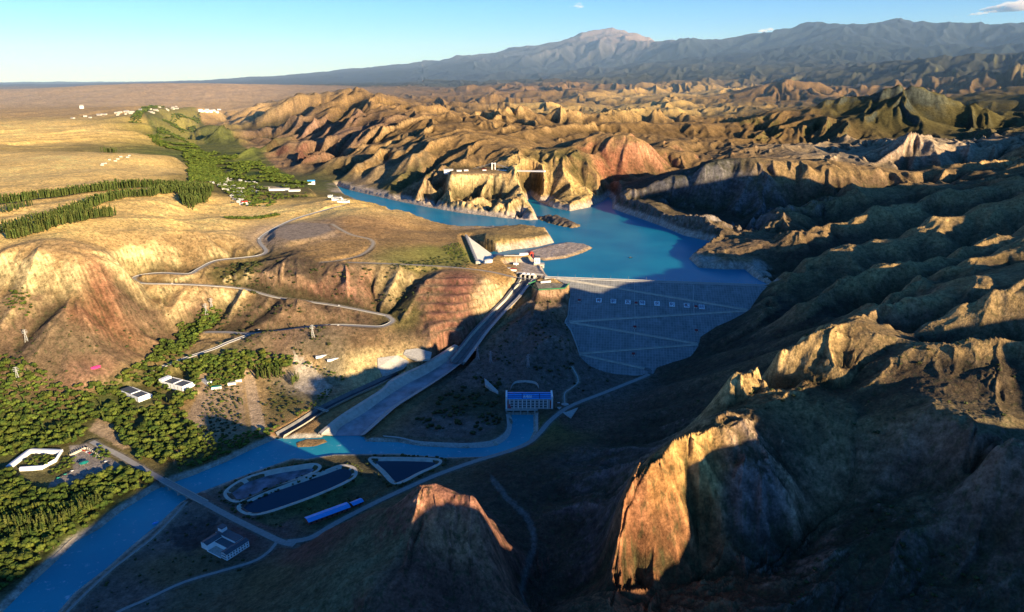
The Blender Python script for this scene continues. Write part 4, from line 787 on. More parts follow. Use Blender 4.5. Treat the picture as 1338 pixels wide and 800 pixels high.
for A, B in (((829,368.5),(829,384)),((829,385),(830,415)),((829,420),(829,445)),((906,373),(906,392)),((906,396),(907,411))):
    b = MB(); dstrip(b, A, B, 1.5, .5); b.build('inspection_stair', M['concrete'], dam)
# crest: road and parapet, built in world space then parented
def wparent(o, root):
    o.parent = root; o.matrix_parent_inverse = root.matrix_basis.inverted()
cl = Vector(CR_L)-ux*18; cr = Vector(CR_R)+ux*4; back = Vector((CREST_N[0], CREST_N[1], 0))
b = MB(); z0 = 123.0
def cbar(b, o0, o1, za, zb, m=0):
    a0 = cl+back*o0; a1 = cl+back*o1; c0 = cr+back*o0; c1 = cr+back*o1; n = len(b.v)
    for p in (a0,c0,c1,a1): b.v.append((p.x,p.y,za))
    for p in (a0,c0,c1,a1): b.v.append((p.x,p.y,zb))
    for f in ((0,3,2,1),(4,5,6,7),(0,1,5,4),(1,2,6,5),(2,3,7,6),(3,0,4,7)): b.f.append(tuple(n+i for i in f)); b.m.append(m)
cbar(b, .3, 9.7, 118, 123.6); wparent(b.build('crest_road', M['pathpale']), dam)
b = MB(); cbar(b, 0, .28, 116, 124.5); cbar(b, 9.72, 10.4, 108, 124.9); wparent(b.build('parapet_wall', M['offwhite']), dam)
b = MB(); a = cl+back*10.41; c = cr+back*10.41; b.quad((a.x,a.y,123.0),(c.x,c.y,123.0),(c.x+back.x*18,c.y+back.y*18,108),(a.x+back.x*18,a.y+back.y*18,108)); wparent(b.build('upstream_face', M['concrete']), dam)
# characters on white panels
def text_mesh(body, size, mat, name):
    cu = bpy.data.curves.new(name, 'FONT'); cu.body = body; cu.size = size; cu.align_x = 'CENTER'; cu.align_y = 'CENTER'; cu.extrude = .06*size/8; cu.offset = .012*size
    o = bpy.data.objects.new(name, cu); COL.objects.link(o); bpy.context.view_layer.update()
    me = bpy.data.meshes.new_from_object(o.evaluated_get(bpy.context.evaluated_depsgraph_get())); COL.objects.unlink(o); bpy.data.objects.remove(o); me.name = name
    me.materials.clear(); me.materials.append(mat); return me
xs = [782.5,801.4,820.3,839.2,858.4,878,897.1,916.7]; ys = [393.4,394.5,395.6,396.7,397.6,398.8,400,402]
for i, ch in enumerate('肯斯瓦特水利枢纽'):
    c = DL(xs[i], ys[i]); b = MB(); b.box(-5.8,-7.2,.6, 5.8,7.2,1.0); pn = b.build('sign_panel', M['white'], dam); pn.location = (c[0], c[1], 1.0)
    pn['label'] = 'white square panel carrying the character '+ch
    tm = link('character', text_mesh(ch, 11.0, M['navy'] if i % 2 else M['maroon'], 'character'), pn); tm.location = (0, -.3, 1.12); tm.scale = (.95, 1.12, 1)
for px, py in ((756.7,393.8),(831,397.4),(909,402),(829.4,428.6),(909.6,433.3),(827.5,464)):
    c = DL(px, py); hut = MB(); hut.box(-2.6,-2.2,-.5,2.6,2.2,3.2); h = hut.build('gauge_hut', M['white'], dam); h.location = (c[0], c[1], 0)
    r = MB(); r.box(-3.0,-2.6,3.22,3.0,2.6,4.4); r.build('roof', M['red'], h)
    r = MB(); r.box(-.7,-2.3,.4,.7,-2.21,2.6); r.build('door', M['dark'], h)
# crest lamps
def lamp_tree(h=9, arm=2.0):
    o = empty('street_lamp', (0,0,0)); b = MB(); b.cyl(0,0,0,h,.16,.09,8); b.build('pole', M['steel'], o)
    b = MB(); b.bar((0,0,h),(arm,0,h+.35),.12); b.build('arm', M['steel'], o)
    b = MB(); b.bar((arm-.1,0,h+.3),(arm+1.0,0,h+.38),.38,0,.16); b.build('lamp_head', M['offwhite'], o); return o
L0 = lamp_tree(); LK = kids_of(L0); first = True
for i, k in enumerate(np.linspace(.06, .95, 12)):
    o = L0 if first else copy_tree(L0, LK); first = False; p = cl+(cr-cl)*float(k)+back*9.0
    o.location = (p.x,p.y,123.6); o.rotation_euler = (0,0,math.pi/2*3+math.atan2(ux.y,ux.x)); tag(o, 'slim grey street lamp standing in the evenly spaced row along the dam crest', 'street lamp', 'street lamps along the dam crest')

# ------------------------------------------------------------------ powerhouse at the tail water
PX0, PY0 = P(661.5,534,8)[:2]; PX1, _ = P(721.5,534,8)[:2]; Wd = PX1-PX0
ph = empty('powerhouse', (PX0, PY0, 8), 0, 'white power station hall with bright blue roof standing over the turquoise tail water', 'power station')
D = 25.0; Hh = 18.5
b = MB(); b.box(0,0,-9,Wd,D,Hh); b.build('hall_wall', M['offwhite'], ph)
for x in (-1.2, Wd-1.8):
    b = MB(); b.box(x,-1.2,-8,x+3.0,D+1.0,Hh+4.2); b.build('end_pylon_wall', M['white'], ph)
b = MB(); b.quad((2,-.9,Hh+.3),(Wd-2,-.9,Hh+.3),(Wd-2,D*.55,Hh+3.6),(2,D*.55,Hh+3.6)); b.quad((Wd-2,D*.55,Hh+3.6),(Wd-2,D+.6,Hh+1.0),(2,D+.6,Hh+1.0),(2,D*.55,Hh+3.6)); b.quad((2,-.9,Hh-.1),(Wd-2,-.9,Hh-.1),(Wd-2,-.9,Hh+.3),(2,-.9,Hh+.3)); rf = b.build('roof', M['blue'], ph)
b = MB()
for f0 in (.16, .30): 
    y = -.9+(D*.55+.9)*f0*1.9; z = Hh+.3+3.3*f0*1.9; b.box(2.2,y-.5,z-.3,Wd-2.2,y+.7,z+.45)
for x in (Wd*.34, Wd*.72): b.quad((x,-.8,Hh+.75),(x+1.1,-.8,Hh+.75),(x+1.1,D*.55,Hh+4.05),(x,D*.55,Hh+4.05))
b.box(2.2,D*.55-.3,Hh+3.4,Wd-2.2,D*.55+.3,Hh+4.3); b.build('roof_gutter', M['bluedk'], rf)
rs = link('roof_sign', text_mesh('水电站', 5.4, M['white'], 'roof_sign'), ph); rs.location = (Wd*.46, 1.6, Hh+3.2); rs.rotation_euler = (math.radians(40),0,0)
for i in range(10):
    x = 6.2+i*(Wd-14.5)/9; b = MB(); b.box(x-.55,-.5,0,x+.55,-.003,Hh-1.2); b.build('pilaster', M['white'], ph)
for i in range(9):
    xa = 6.2+i*(Wd-14.5)/9; xb = 6.2+(i+1)*(Wd-14.5)/9
    for r in range(3):
        z = 2.2+r*4.7; b = MB(); b.box(xa+1.6,-.12,z,xb-1.6,-.02,z+2.7); wn = b.build('window', M['glass'], ph)
        b = MB(); xm = (xa+xb)/2; b.box(xm-.12,-.22,z,xm+.12,-.13,z+2.7); b.box(xa+1.5,-.28,z-.25,xb-1.5,-.02,z-.02); b.build('frame', M['white'], wn)
for x in (1.9, Wd-4.0):
    b = MB(); b.box(x,-.6,1.0,x+1.9,-.25,Hh-3); b.build('red_wall_panel', M['red'], ph)
b = MB(); b.poly([(4.0,-.75,.6),(8.8,-.75,.6),(8.2,-.75,3.6),(6.6,-.75,5.0),(7.0,-.75,8.0),(5.4,-.75,9.6),(4.6,-.75,7.0)]); b.build('wall_mural', simple('pink_mural_paint', (.42,.10,.12), .8, .6, 1.2), ph)
b = MB(); b.box(-1.4,-7.0,-.9,Wd*.68,-1.3,.2); b.box(-1.4,-1.25,-.6,Wd+1.4,-.52,.35); b.build('tailrace_deck', M['concrete'], ph)
for i in range(5):
    x = -1.0+i*(Wd*.68)/4.4; b = MB(); b.box(x,-6.9,-10,x+2.4,-1.4,-.92); b.build('tailrace_pier', M['concrete'], ph)
b = MB(); b.box(-.6,-2.2,-9,Wd*.66,-1.9,-.95); b.build('draft_tube_opening', M['dark'], ph)
# forecourt slab
b = MB(); fpts = pz(8.0,(726,531),(737,520),(752,524),(757,531),(746,547),(735,540)); 
b.poly([(p[0],p[1],9.1) for p in fpts]); b.poly([(p[0],p[1],6.5) for p in fpts][::-1])
for p, q in zip(fpts, fpts[1:]+fpts[:1]): b.quad((q[0],q[1],9.1),(p[0],p[1],9.1),(p[0],p[1],6.5),(q[0],q[1],6.5))
tag(b.build('forecourt', M['concrete']), kind='structure')

# ------------------------------------------------------------------ strips between two lines: revetments, walls, chute
def strip(name, A, B, mat, label=None, cat=None, parent=None, th=.6, kind=None, sub=4, smooth=True):
    """skin between two 3-D polylines of equal length, given a little thickness below"""
    A = crom(A, sub) if smooth else np.array(A, float); B = crom(B, sub) if smooth else np.array(B, float); b = MB(); dn = np.array([0,0,-th])
    for i in range(len(A)-1):
        b.quad(A[i],A[i+1],B[i+1],B[i]); b.quad(A[i]+dn,B[i]+dn,B[i+1]+dn,A[i+1]+dn); b.quad(A[i]+dn,A[i+1]+dn,A[i+1],A[i]); b.quad(B[i],B[i+1],B[i+1]+dn,B[i]+dn)
    o = b.build(name, mat, parent); bm = bmesh.new(); bm.from_mesh(o.data); bmesh.ops.remove_doubles(bm, verts=bm.verts, dist=.002); bmesh.ops.recalc_face_normals(bm, faces=bm.faces); bm.to_mesh(o.data); bm.free()
    return tag(o, label, cat, kind=kind)
strip('river_revetment', pp((500,569,4.2),(522,571,4.4),(545,576,4.6),(575,578,4.8),(610,579,5),(640,576,5.2),(655,569,5.4),(662,560,5.6),(662,548,6),(661,541,7)),
      pp((506,574,.2),(522,577,-.3),(545,582,-.3),(575,584.5,-.3),(610,586,-.3),(645,583.5,-.3),(663,573,-.3),(669,560,-.3),(669,548,-.3),(668,542,-.3)), M['concrete'], 'curving pale concrete revetment on the left bank of the tail water below the power station', 'revetment')
strip('river_revetment', pp((703,540,6.5),(703,552,5.5),(702,565,4.5),(694,577,4)), pp((697.5,541,-.3),(697.5,553,-.3),(697,565,-.3),(689,581,-.3)), M['concrete'], 'short pale concrete revetment between the tail water and the grass beside the power station', 'revetment')
strip('river_revetment', pp((210,632,4.5),(228,625,4.2),(250,616,4),(262,612,3.8)), pp((213,638,-.3),(229,630,-.3),(252,622,-.3),(262,618,-.3)), M['rock'], 'stone faced bank protection just upstream of the road bridge', 'revetment')
strip('river_revetment', pp((292,600,3.5),(318,587,3.5),(340,577,3.5),(352,573,3.5)), pp((294,605,-.3),(320,592,-.3),(342,582,-.3),(354,577,-.3)), M['rock'], 'thin pale stone bank protection below the orchard', 'revetment')
strip('river_revetment', pp((200,633,5),(178,645,5),(150,664,4.6),(120,686,4),(96,702,4),(72,725,4),(44,752,4)), pp((203,641,-.3),(180,653,-.3),(156,671,-.3),(126,693.5,-.3),(98,709,-.3),(75,732.5,-.3),(43,762,-.3)), M['rock'], 'long pale rubble bank on the forest side of the river downstream of the road bridge', 'revetment')
# spillway
spc = np.array(SPILL); 
sp_o = empty('spillway', tuple(spc[4]), 0, 'long concrete spillway chute falling from the gates beside the dam to the river', 'spillway')
def offs(pl, o, dz=0):
    pl = np.asarray(pl, float); d = np.gradient(pl[:,:2], axis=0); d /= np.linalg.norm(d, axis=1)[:,None]; n = np.stack([-d[:,1], d[:,0]], 1); return np.column_stack([pl[:,:2]+n*o, pl[:,2]+dz])
scl = crom(SPILL, 5)
hw = np.interp(np.linspace(0,1,len(scl)), [0,.1,.6,1], [15,11,11,13])
def offv(pl, s_, dz): 
    d = np.gradient(pl[:,:2], axis=0); d /= np.linalg.norm(d, axis=1)[:,None]; n = np.stack([-d[:,1], d[:,0]], 1); return np.column_stack([pl[:,:2]+n*(hw*s_[0]+s_[1])[:,None], pl[:,2]+dz])
def wstrip(name, s0, z0, s1, z1, mat, th=.5):
    o = strip(name, offv(scl, s0, z0), offv(scl, s1, z1), mat, th=th, smooth=False); wparent(o, sp_o); return o
wstrip('chute_floor', (-1,0), -1.5, (1,0), -1.5, M['concrete_dark'])
wstrip('chute_divider', (0,-.35), .2, (0,.35), .2, M['concrete_dark'], 1.65)
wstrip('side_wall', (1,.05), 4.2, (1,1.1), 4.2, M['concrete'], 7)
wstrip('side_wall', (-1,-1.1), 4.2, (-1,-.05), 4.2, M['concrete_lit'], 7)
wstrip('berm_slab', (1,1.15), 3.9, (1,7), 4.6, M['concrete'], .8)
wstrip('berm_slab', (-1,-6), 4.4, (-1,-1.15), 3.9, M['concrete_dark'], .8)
# gates
gx, gy, gz = SPILL[0]; gd = np.array(SPILL[0][:2])-np.array(SPILL[1][:2]); ga_ = math.atan2(gd[1], gd[0])-math.pi/2
gt = empty('gate_house', (gx,gy,gz), ga_, 'row of dark spillway gate bays with white hoist slabs at the head of the chute', 'gate structure')
for i in range(4):
    b = MB(); b.box(-17+i*10.6,-9,-12,-14.4+i*10.6,12,9); b.build('pier', M['concrete_lit'], gt)
for i in range(3):
    b = MB(); b.box(-14.3+i*10.6,1,-12,-6.5+i*10.6,1.6,6.5); b.build('gate_leaf', M['dark'], gt)
    b = MB(); b.box(-14.6+i*10.6,-3,9.2,-6.0+i*10.6,5,10.4); b.box(-13+i*10.6,-1,10.42,-8+i*10.6,3,12.6); b.build('hoist_slab', M['white'], gt)
b = MB(); b.box(-30,6,7.6,32,12.5,9.0); b.build('deck', M['pathpale'], gt)
b = MB(); b.box(-30,5.5,9.02,32,5.9,10.1); b.box(-30,12.2,9.02,32,12.5,10.1); b.build('parapet', M['offwhite'], gt)
# stilling apron at the foot of the chute
ap = empty('stilling_apron', P(500,530,2), 0, 'broad grey concrete apron with a tall cream sloping wall where the spillway meets the river', 'apron')
bot = pp((438,569.5,.3),(446,558,.6),(476,540,1),(502,521,2),(532,502,4),(556,490,6),(577,477,12),(592,466,20),(603,455,27)); top = pp((420,567,8),(426,562,9),(450,543,10),(500,511,12),(512,499,14),(528,490,17),(552,479,22),(572,467,27),(597,451,36))
rgt = pp((470,569.5,.3),(482,558,.6),(508,534,1),(530,520,2),(548,509,4),(566,498,6),(583,487,10),(597,477,15),(608,468,20)); rtop = pp((476,568,6),(490,556,6),(516,533,7),(537,519,8),(556,507,10),(573,496,12),(589,485,16),(603,474,20),(613,466,24))
o = strip('apron_floor', [(p[0],p[1],p[2]+.25) for p in bot], [(p[0],p[1],p[2]+.25) for p in rgt], simple('wet_stained_concrete', (.27,.29,.31), .6, .45, .035)); wparent(o, ap)
o = strip('sloping_wall', top, bot, M['concrete_lit'], th=1.2); wparent(o, ap)
o = strip('low_wall', rgt, rtop, M['concrete'], th=1.0); wparent(o, ap)
o = strip('wall_head', [(p[0]-6,p[1]+5,p[2]-.2) for p in top], top, M['concrete_lit'], th=3); wparent(o, ap)
# side channel and its little bridge
sc_ = empty('drainage_channel', SIDE_CH[2], 0, 'straight narrow dark drainage channel cutting down to the river left of the apron', 'channel')
cl_ = crom(SIDE_CH, 4); o = strip('channel_floor', offs(cl_, -6, .1), offs(cl_, 6, .1), simple('dark_wet_channel_bed', (.05,.052,.058), .5, .3, .1), smooth=False); wparent(o, sc_)
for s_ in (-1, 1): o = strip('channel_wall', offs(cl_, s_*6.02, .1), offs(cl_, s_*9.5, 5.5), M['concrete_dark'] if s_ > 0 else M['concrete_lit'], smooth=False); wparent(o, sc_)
fb = empty('foot_bridge', P(420,535,7.5), math.atan2(P(430,538,7.5)[1]-P(410,532,7.5)[1], P(430,538,7.5)[0]-P(410,532,7.5)[0]), 'short flat tan bridge over the drainage channel', 'bridge')
b = MB(); b.box(-15,-2.4,-.8,15,2.4,0); b.build('deck', M['gravel'], fb)
for s_ in (-1,1): b = MB(); b.box(-15,s_*2.4-.15,.01,15,s_*2.4+.15,1.0); b.build('parapet', M['offwhite'], fb)
# terraced slope walls
for k, (pts_, lab) in enumerate((
  (((530,458,44),(546,456,46),(564,461,44),(562,469,36),(545,470,34),(527,464,38)), 'stepped pale concrete slope panel in shadow above the channel head'),
  (((494,479,20),(520,470,30),(534,473,28),(527,480,20),(500,491,12),(494,489,13)), 'grey concrete slope panel beside the upper end of the drainage channel'),
  (((633,495,24),(638,499,23),(651,512,16),(651,516,13),(644,511,16),(634,503,20)), 'small tilted white concrete slab on the slope left of the power station'))):
    w3 = pp(*pts_); b = MB(); g = [(p[0],p[1],max(p[2],ground(p[0],p[1]))+1.2) for p in w3]; b.poly(g); 
    for p, q in zip(g, g[1:]+g[:1]): b.quad(p,(p[0],p[1],p[2]-5),(q[0],q[1],q[2]-5),q)
    tag(b.build('slope_wall', M['concrete']), lab, 'retaining wall')
b = MB(); arc = pp((667,509,18),(670,503,20),(676,499.5,22),(690,499,23),(700,501,22),(704,506,20)); arc = crom(arc, 5); o = strip('retaining_wall', [(p[0],p[1],p[2]+3) for p in arc], [(p[0],p[1]-3,p[2]-3) for p in arc], M['concrete'], 'curved grey retaining wall cut into the hillside behind the power station', 'retaining wall', smooth=False)

# ------------------------------------------------------------------ ponds
def closed_ring(poly, o):
    p = crom([q[:2] for q in poly], 6, True); d = np.roll(p, -1, 0)-np.roll(p, 1, 0); d /= np.linalg.norm(d, axis=1)[:,None]; n = np.stack([-d[:,1], d[:,0]], 1)
    area = .5*np.sum(p[:,0]*np.roll(p[:,1],-1)-np.roll(p[:,0],-1)*p[:,1]); n = n*(-1 if area > 0 else 1); return p+n*o
def pond(poly, zw, label, rim_label, wmat, wide=9):
    b = MB(); prof = ((4.0,4.4),(3.6,5.6),(0,5.6),(-wide,5.6-wide*.45+.1)); R_s = [(closed_ring(poly, o), z) for o, z in prof]
    for (A, za), (B, zb) in zip(R_s[:-1], R_s[1:]):
        k = len(A)
        for i in range(k): j = (i+1)%k; b.quad((*B[i],zb),(*B[j],zb),(*A[j],za),(*A[i],za))
    o = b.build('pond_rim', M['concrete_lit'] ); bm = bmesh.new(); bm.from_mesh(o.data); bmesh.ops.remove_doubles(bm, verts=bm.verts, dist=.01); bmesh.ops.recalc_face_normals(bm, faces=bm.faces)
    if sum(f.normal.z for f in bm.faces) < 0: bmesh.ops.reverse_faces(bm, faces=bm.faces)
    bm.to_mesh(o.data); bm.free(); tag(o, rim_label, 'pond rim')
    A = closed_ring(poly, -1.0); b = MB(); b.poly([(*p, zw) for p in A]); w = b.build('pond_water', wmat)
    if w.data.polygons[0].normal.z < 0: w.data.flip_normals()
    tag(w, kind='structure')
pm, pt, pb, _, _ = water_mat('pond_water', (.006,.03,.055), (.01,.04,.07), 1.5, .15, .1)
am = simple('silted_pond_surface', (.10,.13,.17), .6, .9, .05)
pond(POND_B, 3.4, '', 'pale concrete rim of the long dark pond, middle of the three settling ponds', pm, 6)
pond(POND_A, 2.6, '', 'broad pale concrete rim of the silted settling pond nearest the river', am, 9)
pond(POND_C, 3.4, '', 'pale concrete rim of the separate triangular settling pond towards the power station', pm, 6)

# ------------------------------------------------------------------ road bridge over the river
BR = [np.array(P(*q)) for q in ((212,627,8),(228,635.5,8),(242,643,8),(256,651,8),(268,657.5,7.8))]
a, c = BR[0], BR[-1]; Lb = np.linalg.norm((c-a)[:2]); rb = empty('road_bridge', tuple(a), math.atan2(c[1]-a[1], c[0]-a[0]), 'grey concrete road bridge on wall piers crossing the blue river', 'bridge')
b = MB(); b.box(0,-5,-1.6,Lb,5,.28); b.build('deck', M['pathpale'], rb)
for s_ in (-1,1): b = MB(); b.box(0,s_*4.8-.2,.3,Lb,s_*4.8+.2,1.4); b.build('parapet', M['concrete_lit'], rb)
for f in (.2,.42,.64,.86): b = MB(); b.box(Lb*f-.9,-4.2,-12,Lb*f+.9,4.2,-2.3); b.box(Lb*f-1.3,-4.9,-2.28,Lb*f+1.3,4.9,-1.62); b.build('pier', M['concrete'], rb)
# ------------------------------------------------------------------ saddle dam and the buildings on the terrace
sA = np.array(P(610.5,308,133)); sB = np.array(P(625.5,343,133)); sC = np.array(P(648.5,336.5,112)); sD = sA+np.array([8,0,-15])
sd_ = empty('saddle_dam', tuple(sB), 0, 'cream triangular concrete saddle dam leaning into the small inlet beside the peninsula', 'dam')
b = MB(); b.poly([tuple(sA),tuple(sB),tuple(sC),tuple(sD)]); b.poly([tuple(np.array(p)-np.array([0,0,14])) for p in (sD,sC,sB,sA)])
for p, q in ((sB,sC),(sC,sD)): b.quad(tuple(q),tuple(p),tuple(p-np.array([0,0,14])),tuple(q-np.array([0,0,14])))
o = b.build('slab_face', simple('sunlit_slab_concrete', (.72,.68,.57), .9, .12, .05)); wparent(o, sd_)
if o.data.polygons[0].normal.z < 0: o.data.flip_normals()
b = MB(); n_ = (sB-sA)/np.linalg.norm(sB-sA); b.bar(tuple(sA+np.array([-2.6,0,-1])), tuple(sB+np.array([-2.6,0,-1])), 5, 0, 7); o = b.build('crest_wall', M['concrete']); wparent(o, sd_)
b = MB()
for k in range(16):
    f = k/15; p = sA*(1-f)+sB*f; b.box(p[0]-7,p[1]-.8,p[2]-7,p[0]-5.2,p[1]+.8,p[2]+2.8)
o = b.build('buttress', M['concrete']); wparent(o, sd_)
def at(px, py, z=None, rz=0):
    if z is None: return G(px, py)
    return P(px, py, z)
x,y,z = at(638,347,124); z = max(z, ground(x,y)); pv = empty('oval_pavilion', (x,y,z), .3, 'white oval building with rounded roof at the end of the cream saddle dam', 'building')
b = MB(); k = 24
for i in range(k):
    a0, a1 = i*2*math.pi/k, (i+1)*2*math.pi/k; e = lambda a, r, zz: (11*r*math.cos(a), 7*r*math.sin(a), zz); b.quad(e(a0,1,-4),e(a1,1,-4),e(a1,1,4.5),e(a0,1,4.5))
b.build('wall', M['white'], pv); b = MB()
prev = [(1.06,4.4),(1.0,5.6),(.75,6.9),(.4,7.6),(.0,7.9)]
for (r0,z0_),(r1,z1_) in zip(prev[:-1], prev[1:]):
    for i in range(k): a0, a1 = i*2*math.pi/k, (i+1)*2*math.pi/k; b.quad(e(a0,r0,z0_),e(a1,r0,z0_),e(a1,r1,z1_),e(a0,r1,z1_))
b.build('roof', M['offwhite'], pv); b = MB()
for i in range(0,k,2): a0 = i*2*math.pi/k; b.box(11.1*math.cos(a0)-.6,7.1*math.sin(a0)-.6,1,11.1*math.cos(a0)+.6,7.1*math.sin(a0)+.6,3.4)
b.build('window', M['glass'], pv)
# intake tower
x,y,_ = P(704.5,352,112); it = empty('intake_tower', (x,y,108), 0, 'square concrete intake tower with a white gate house standing in the blue water', 'tower')
b = MB(); b.box(-13,0,-6,-1,16,17); b.box(-.5,0,-6,12,16,15); b.build('shaft', M['concrete_lit'], it)
b = MB(); b.box(-14,-1,17.02,1,17,18.2); b.box(-.5,-1,15.02,13,17,16.4); b.build('platform', M['concrete'], it)
b = MB(); b.box(-11.5,2,18.22,2,14,32); wl_ = b.build('gate_house', M['white'], it)
b = MB(); b.box(-12.2,1.3,32.02,2.7,14.7,33); b.build('roof', M['roofgrey'], wl_)
for i in range(3): b = MB(); b.box(-10+i*4,1.88,22,-8+i*4,1.98,26); b.build('window', M['glass'], wl_)
for xx in (-8,5): b = MB(); b.box(xx,-.1,-4,xx+3,-.01,12); b.build('trash_rack', M['dark'], it)
x,y,_ = P(694.5,339,122); cr_ = empty('gantry_crane', (x,y,max(120,ground(x,y))), .2, 'red steel gantry crane on the platform beside the white intake tower', 'crane')
cr_.scale = (.8,.8,.62)
for xx in (-5,5):
    for yy in (-4,4): b = MB(); b.bar((xx,yy,0),(xx*.8,yy,17),1.5); b.build('leg', M['red'], cr_)
b = MB(); b.box(-6,-5,16,6,5,19.5); b.build('bridge_girder', M['redbright'], cr_); b = MB(); b.box(-3,-3,19.52,3,3,23.5); b.build('cab', M['redbright'], cr_)
for k, (px, py, w_, d_, h_, rz, nm, lab, roofm, wallm) in enumerate((
  (684,339,22,9,5,.25,'service_building','low white service building just left of the red gantry crane','offwhite','white'),
  (674,345,12,8,4,.1,'service_building','small white hut on the flat below the thin flag mast','offwhite','white'),
  (671,353.5,13,8,4.5,-.1,'service_building','white hut with red roof beside the terrace road above the spillway','redbright','white'),
  (665,352.5,8,5,3,-.1,'service_building','tiny dark roofed shed next to the red roofed hut','roofgrey','offwhite'),
  (669,340,40,5,1.2,.06,'service_building','long flat pale slab at the water edge of the inlet','offwhite','offwhite'))):
    x,y,z = P(px,py,123); z = ground(x,y); o = empty(nm, (x,y,z), rz, lab, 'building'); b = MB(); b.box(-w_/2,-d_/2,-2,w_/2,d_/2,h_); b.build('wall', M[wallm], o)
    b = MB(); b.box(-w_/2-.4,-d_/2-.4,h_+.01,w_/2+.4,d_/2+.4,h_+.6); b.build('roof', M[roofm], o)
x,y,z = P(674.5,347,123); z = ground(x,y); o = empty('flag_mast', (x,y,z), 0, 'thin tall white mast standing alone on the flat by the reservoir', 'mast'); b = MB(); b.cyl(0,0,-1,20,.45,.3,8); b.build('pole', M['white'], o); b = MB(); b.box(-1.5,-1.5,-1,1.5,1.5,.8); b.build('base', M['concrete'], o)
# helipad-like yard fence
b = MB(); fp = pz(119.6,(700,368),(690,372),(704,379.5),(738,377.5),(744,371)); 
for p, q in zip(fp[:-1], fp[1:]): b.bar((p[0],p[1],max(120,ground(p[0],p[1]))+1),(q[0],q[1],max(120,ground(q[0],q[1]))+1),.35,0,2.6)
tag(b.build('fence', M['green']), 'green mesh fence round the flat yard between the spillway gates and the dam', 'fence')
x,y,z = P(713,369,120); o = empty('long_shed', (x,y,ground(x,y)), .35, 'narrow white shed inside the green fenced yard', 'shed'); b = MB(); b.box(-12,-1.6,-1,12,1.6,3); b.build('wall', M['white'], o); b = MB(); b.gable(-12,-1.6,12,1.6,3.01,1.0,.3); b.build('roof', M['offwhite'], o)

# ------------------------------------------------------------------ white riverside building (L-shaped, with tower)
def pxbox(p_a, p_b, p_c, z):
    """corner a, along-b, along-c pixels on plane z -> origin, angle, lengths"""
    a = np.array(P(*p_a, z)); b_ = np.array(P(*p_b, z)); c_ = np.array(P(*p_c, z)); return a, math.atan2(b_[1]-a[1], b_[0]-a[0]), np.linalg.norm(b_-a), np.linalg.norm(c_-a)
a, ang, L1, L2 = pxbox((297,733),(326,714),(262,725),4.5)
wb = empty('riverside_building', tuple(a), ang, 'white two storey building with grey roofs and stair tower below the long pond', 'building')
b = MB(); Wx, Wy = L1, L2*1.25
b.box(0,0,-1,Wx,10,8.5); b.box(Wx-11,10.01,-1,Wx,Wy,9.5); b.box(0,Wy-12,-1,Wx-11.01,Wy,8); b.box(Wx*.35,10.01,-1,Wx-11.01,Wy-12.01,6.2); b.build('wall', M['white'], wb)
b = MB(); b.gable(0,0,Wx,10,8.52,1.8,.5); rr = b.build('roof', M['roofgrey'], wb)
b = MB(); b.gable(0,Wy-12,Wx-11.2,Wy,8.02,2.0,.5); b.build('roof', M['roofgrey'], wb)
b = MB(); b.box(Wx-11.3,9.8,9.52,Wx+.3,Wy+.3,10.1); b.build('roof', M['roofgrey'], wb)
b = MB(); b.box(Wx*.33,10.2,6.22,Wx-11.3,Wy-12.2,6.7); b.build('roof', M['roofgrey'], wb)
b = MB(); b.box(Wx-8,Wy-9,9.6,Wx-.5,Wy-1,15); tw = b.build('stair_tower', M['white'], wb); b = MB(); b.box(Wx-8.6,Wy-9.6,15.02,Wx+.1,Wy-.4,15.8); b.build('roof', M['roofgrey'], tw)
for lv in (1.5, 5.2):
    for i in range(8):
        b = MB(); x_ = 1.8+i*(Wx-3.6)/7.4; b.box(x_,-.12,lv,x_+1.4,-.02,lv+1.9); b.build('window', M['glass'], wb)
    for i in range(7):
        b = MB(); y_ = 1.5+i*(Wy-4)/7; b.box(Wx+.02,y_,lv,Wx+.12,y_+1.4,lv+1.9); b.build('window', M['glass'], wb)
    for i in range(4):
        b = MB(); y_ = 1.2+i*2.2; b.box(-.12,y_,lv,-.02,y_+1.3,lv+1.9); b.build('window', M['glass'], wb)
b = MB(); b.box(-1,10.2,-.6,Wx*.34,Wy-12.2,.35); b.build('courtyard_slab', M['concrete'], wb)
b = MB(); b.box(-1.4,9.8,.36,-1.05,Wy-12.2,1.6); b.build('courtyard_wall', M['white'], wb)
# blue roofed sheds
for (A, B, C, h, nm) in (((404,687),(458,667),(400.5,680),5,'long low shed with a vivid blue sheet roof beside the valley road'),((462,664),(475,658.5),(459.5,659.5),4,'short vivid blue roofed shed just beyond the long blue roofed one')):
    a, ang, L1, L2 = pxbox(A,B,C,4.5); o = empty('blue_roofed_shed', tuple(a), ang, nm, 'shed'); b = MB(); b.box(0,0,-1,L1,L2,h); b.build('wall', M['rust'], o)
    b = MB(); b.gable(0,0,L1,L2,h+.02,1.4,.7); b.build('roof', M['blue'], o)
    for i in range(int(L1/7)): b = MB(); b.box(2+i*7,-.12,1.2,4.5+i*7,-.02,3.2); b.build('window', M['glass'], o)
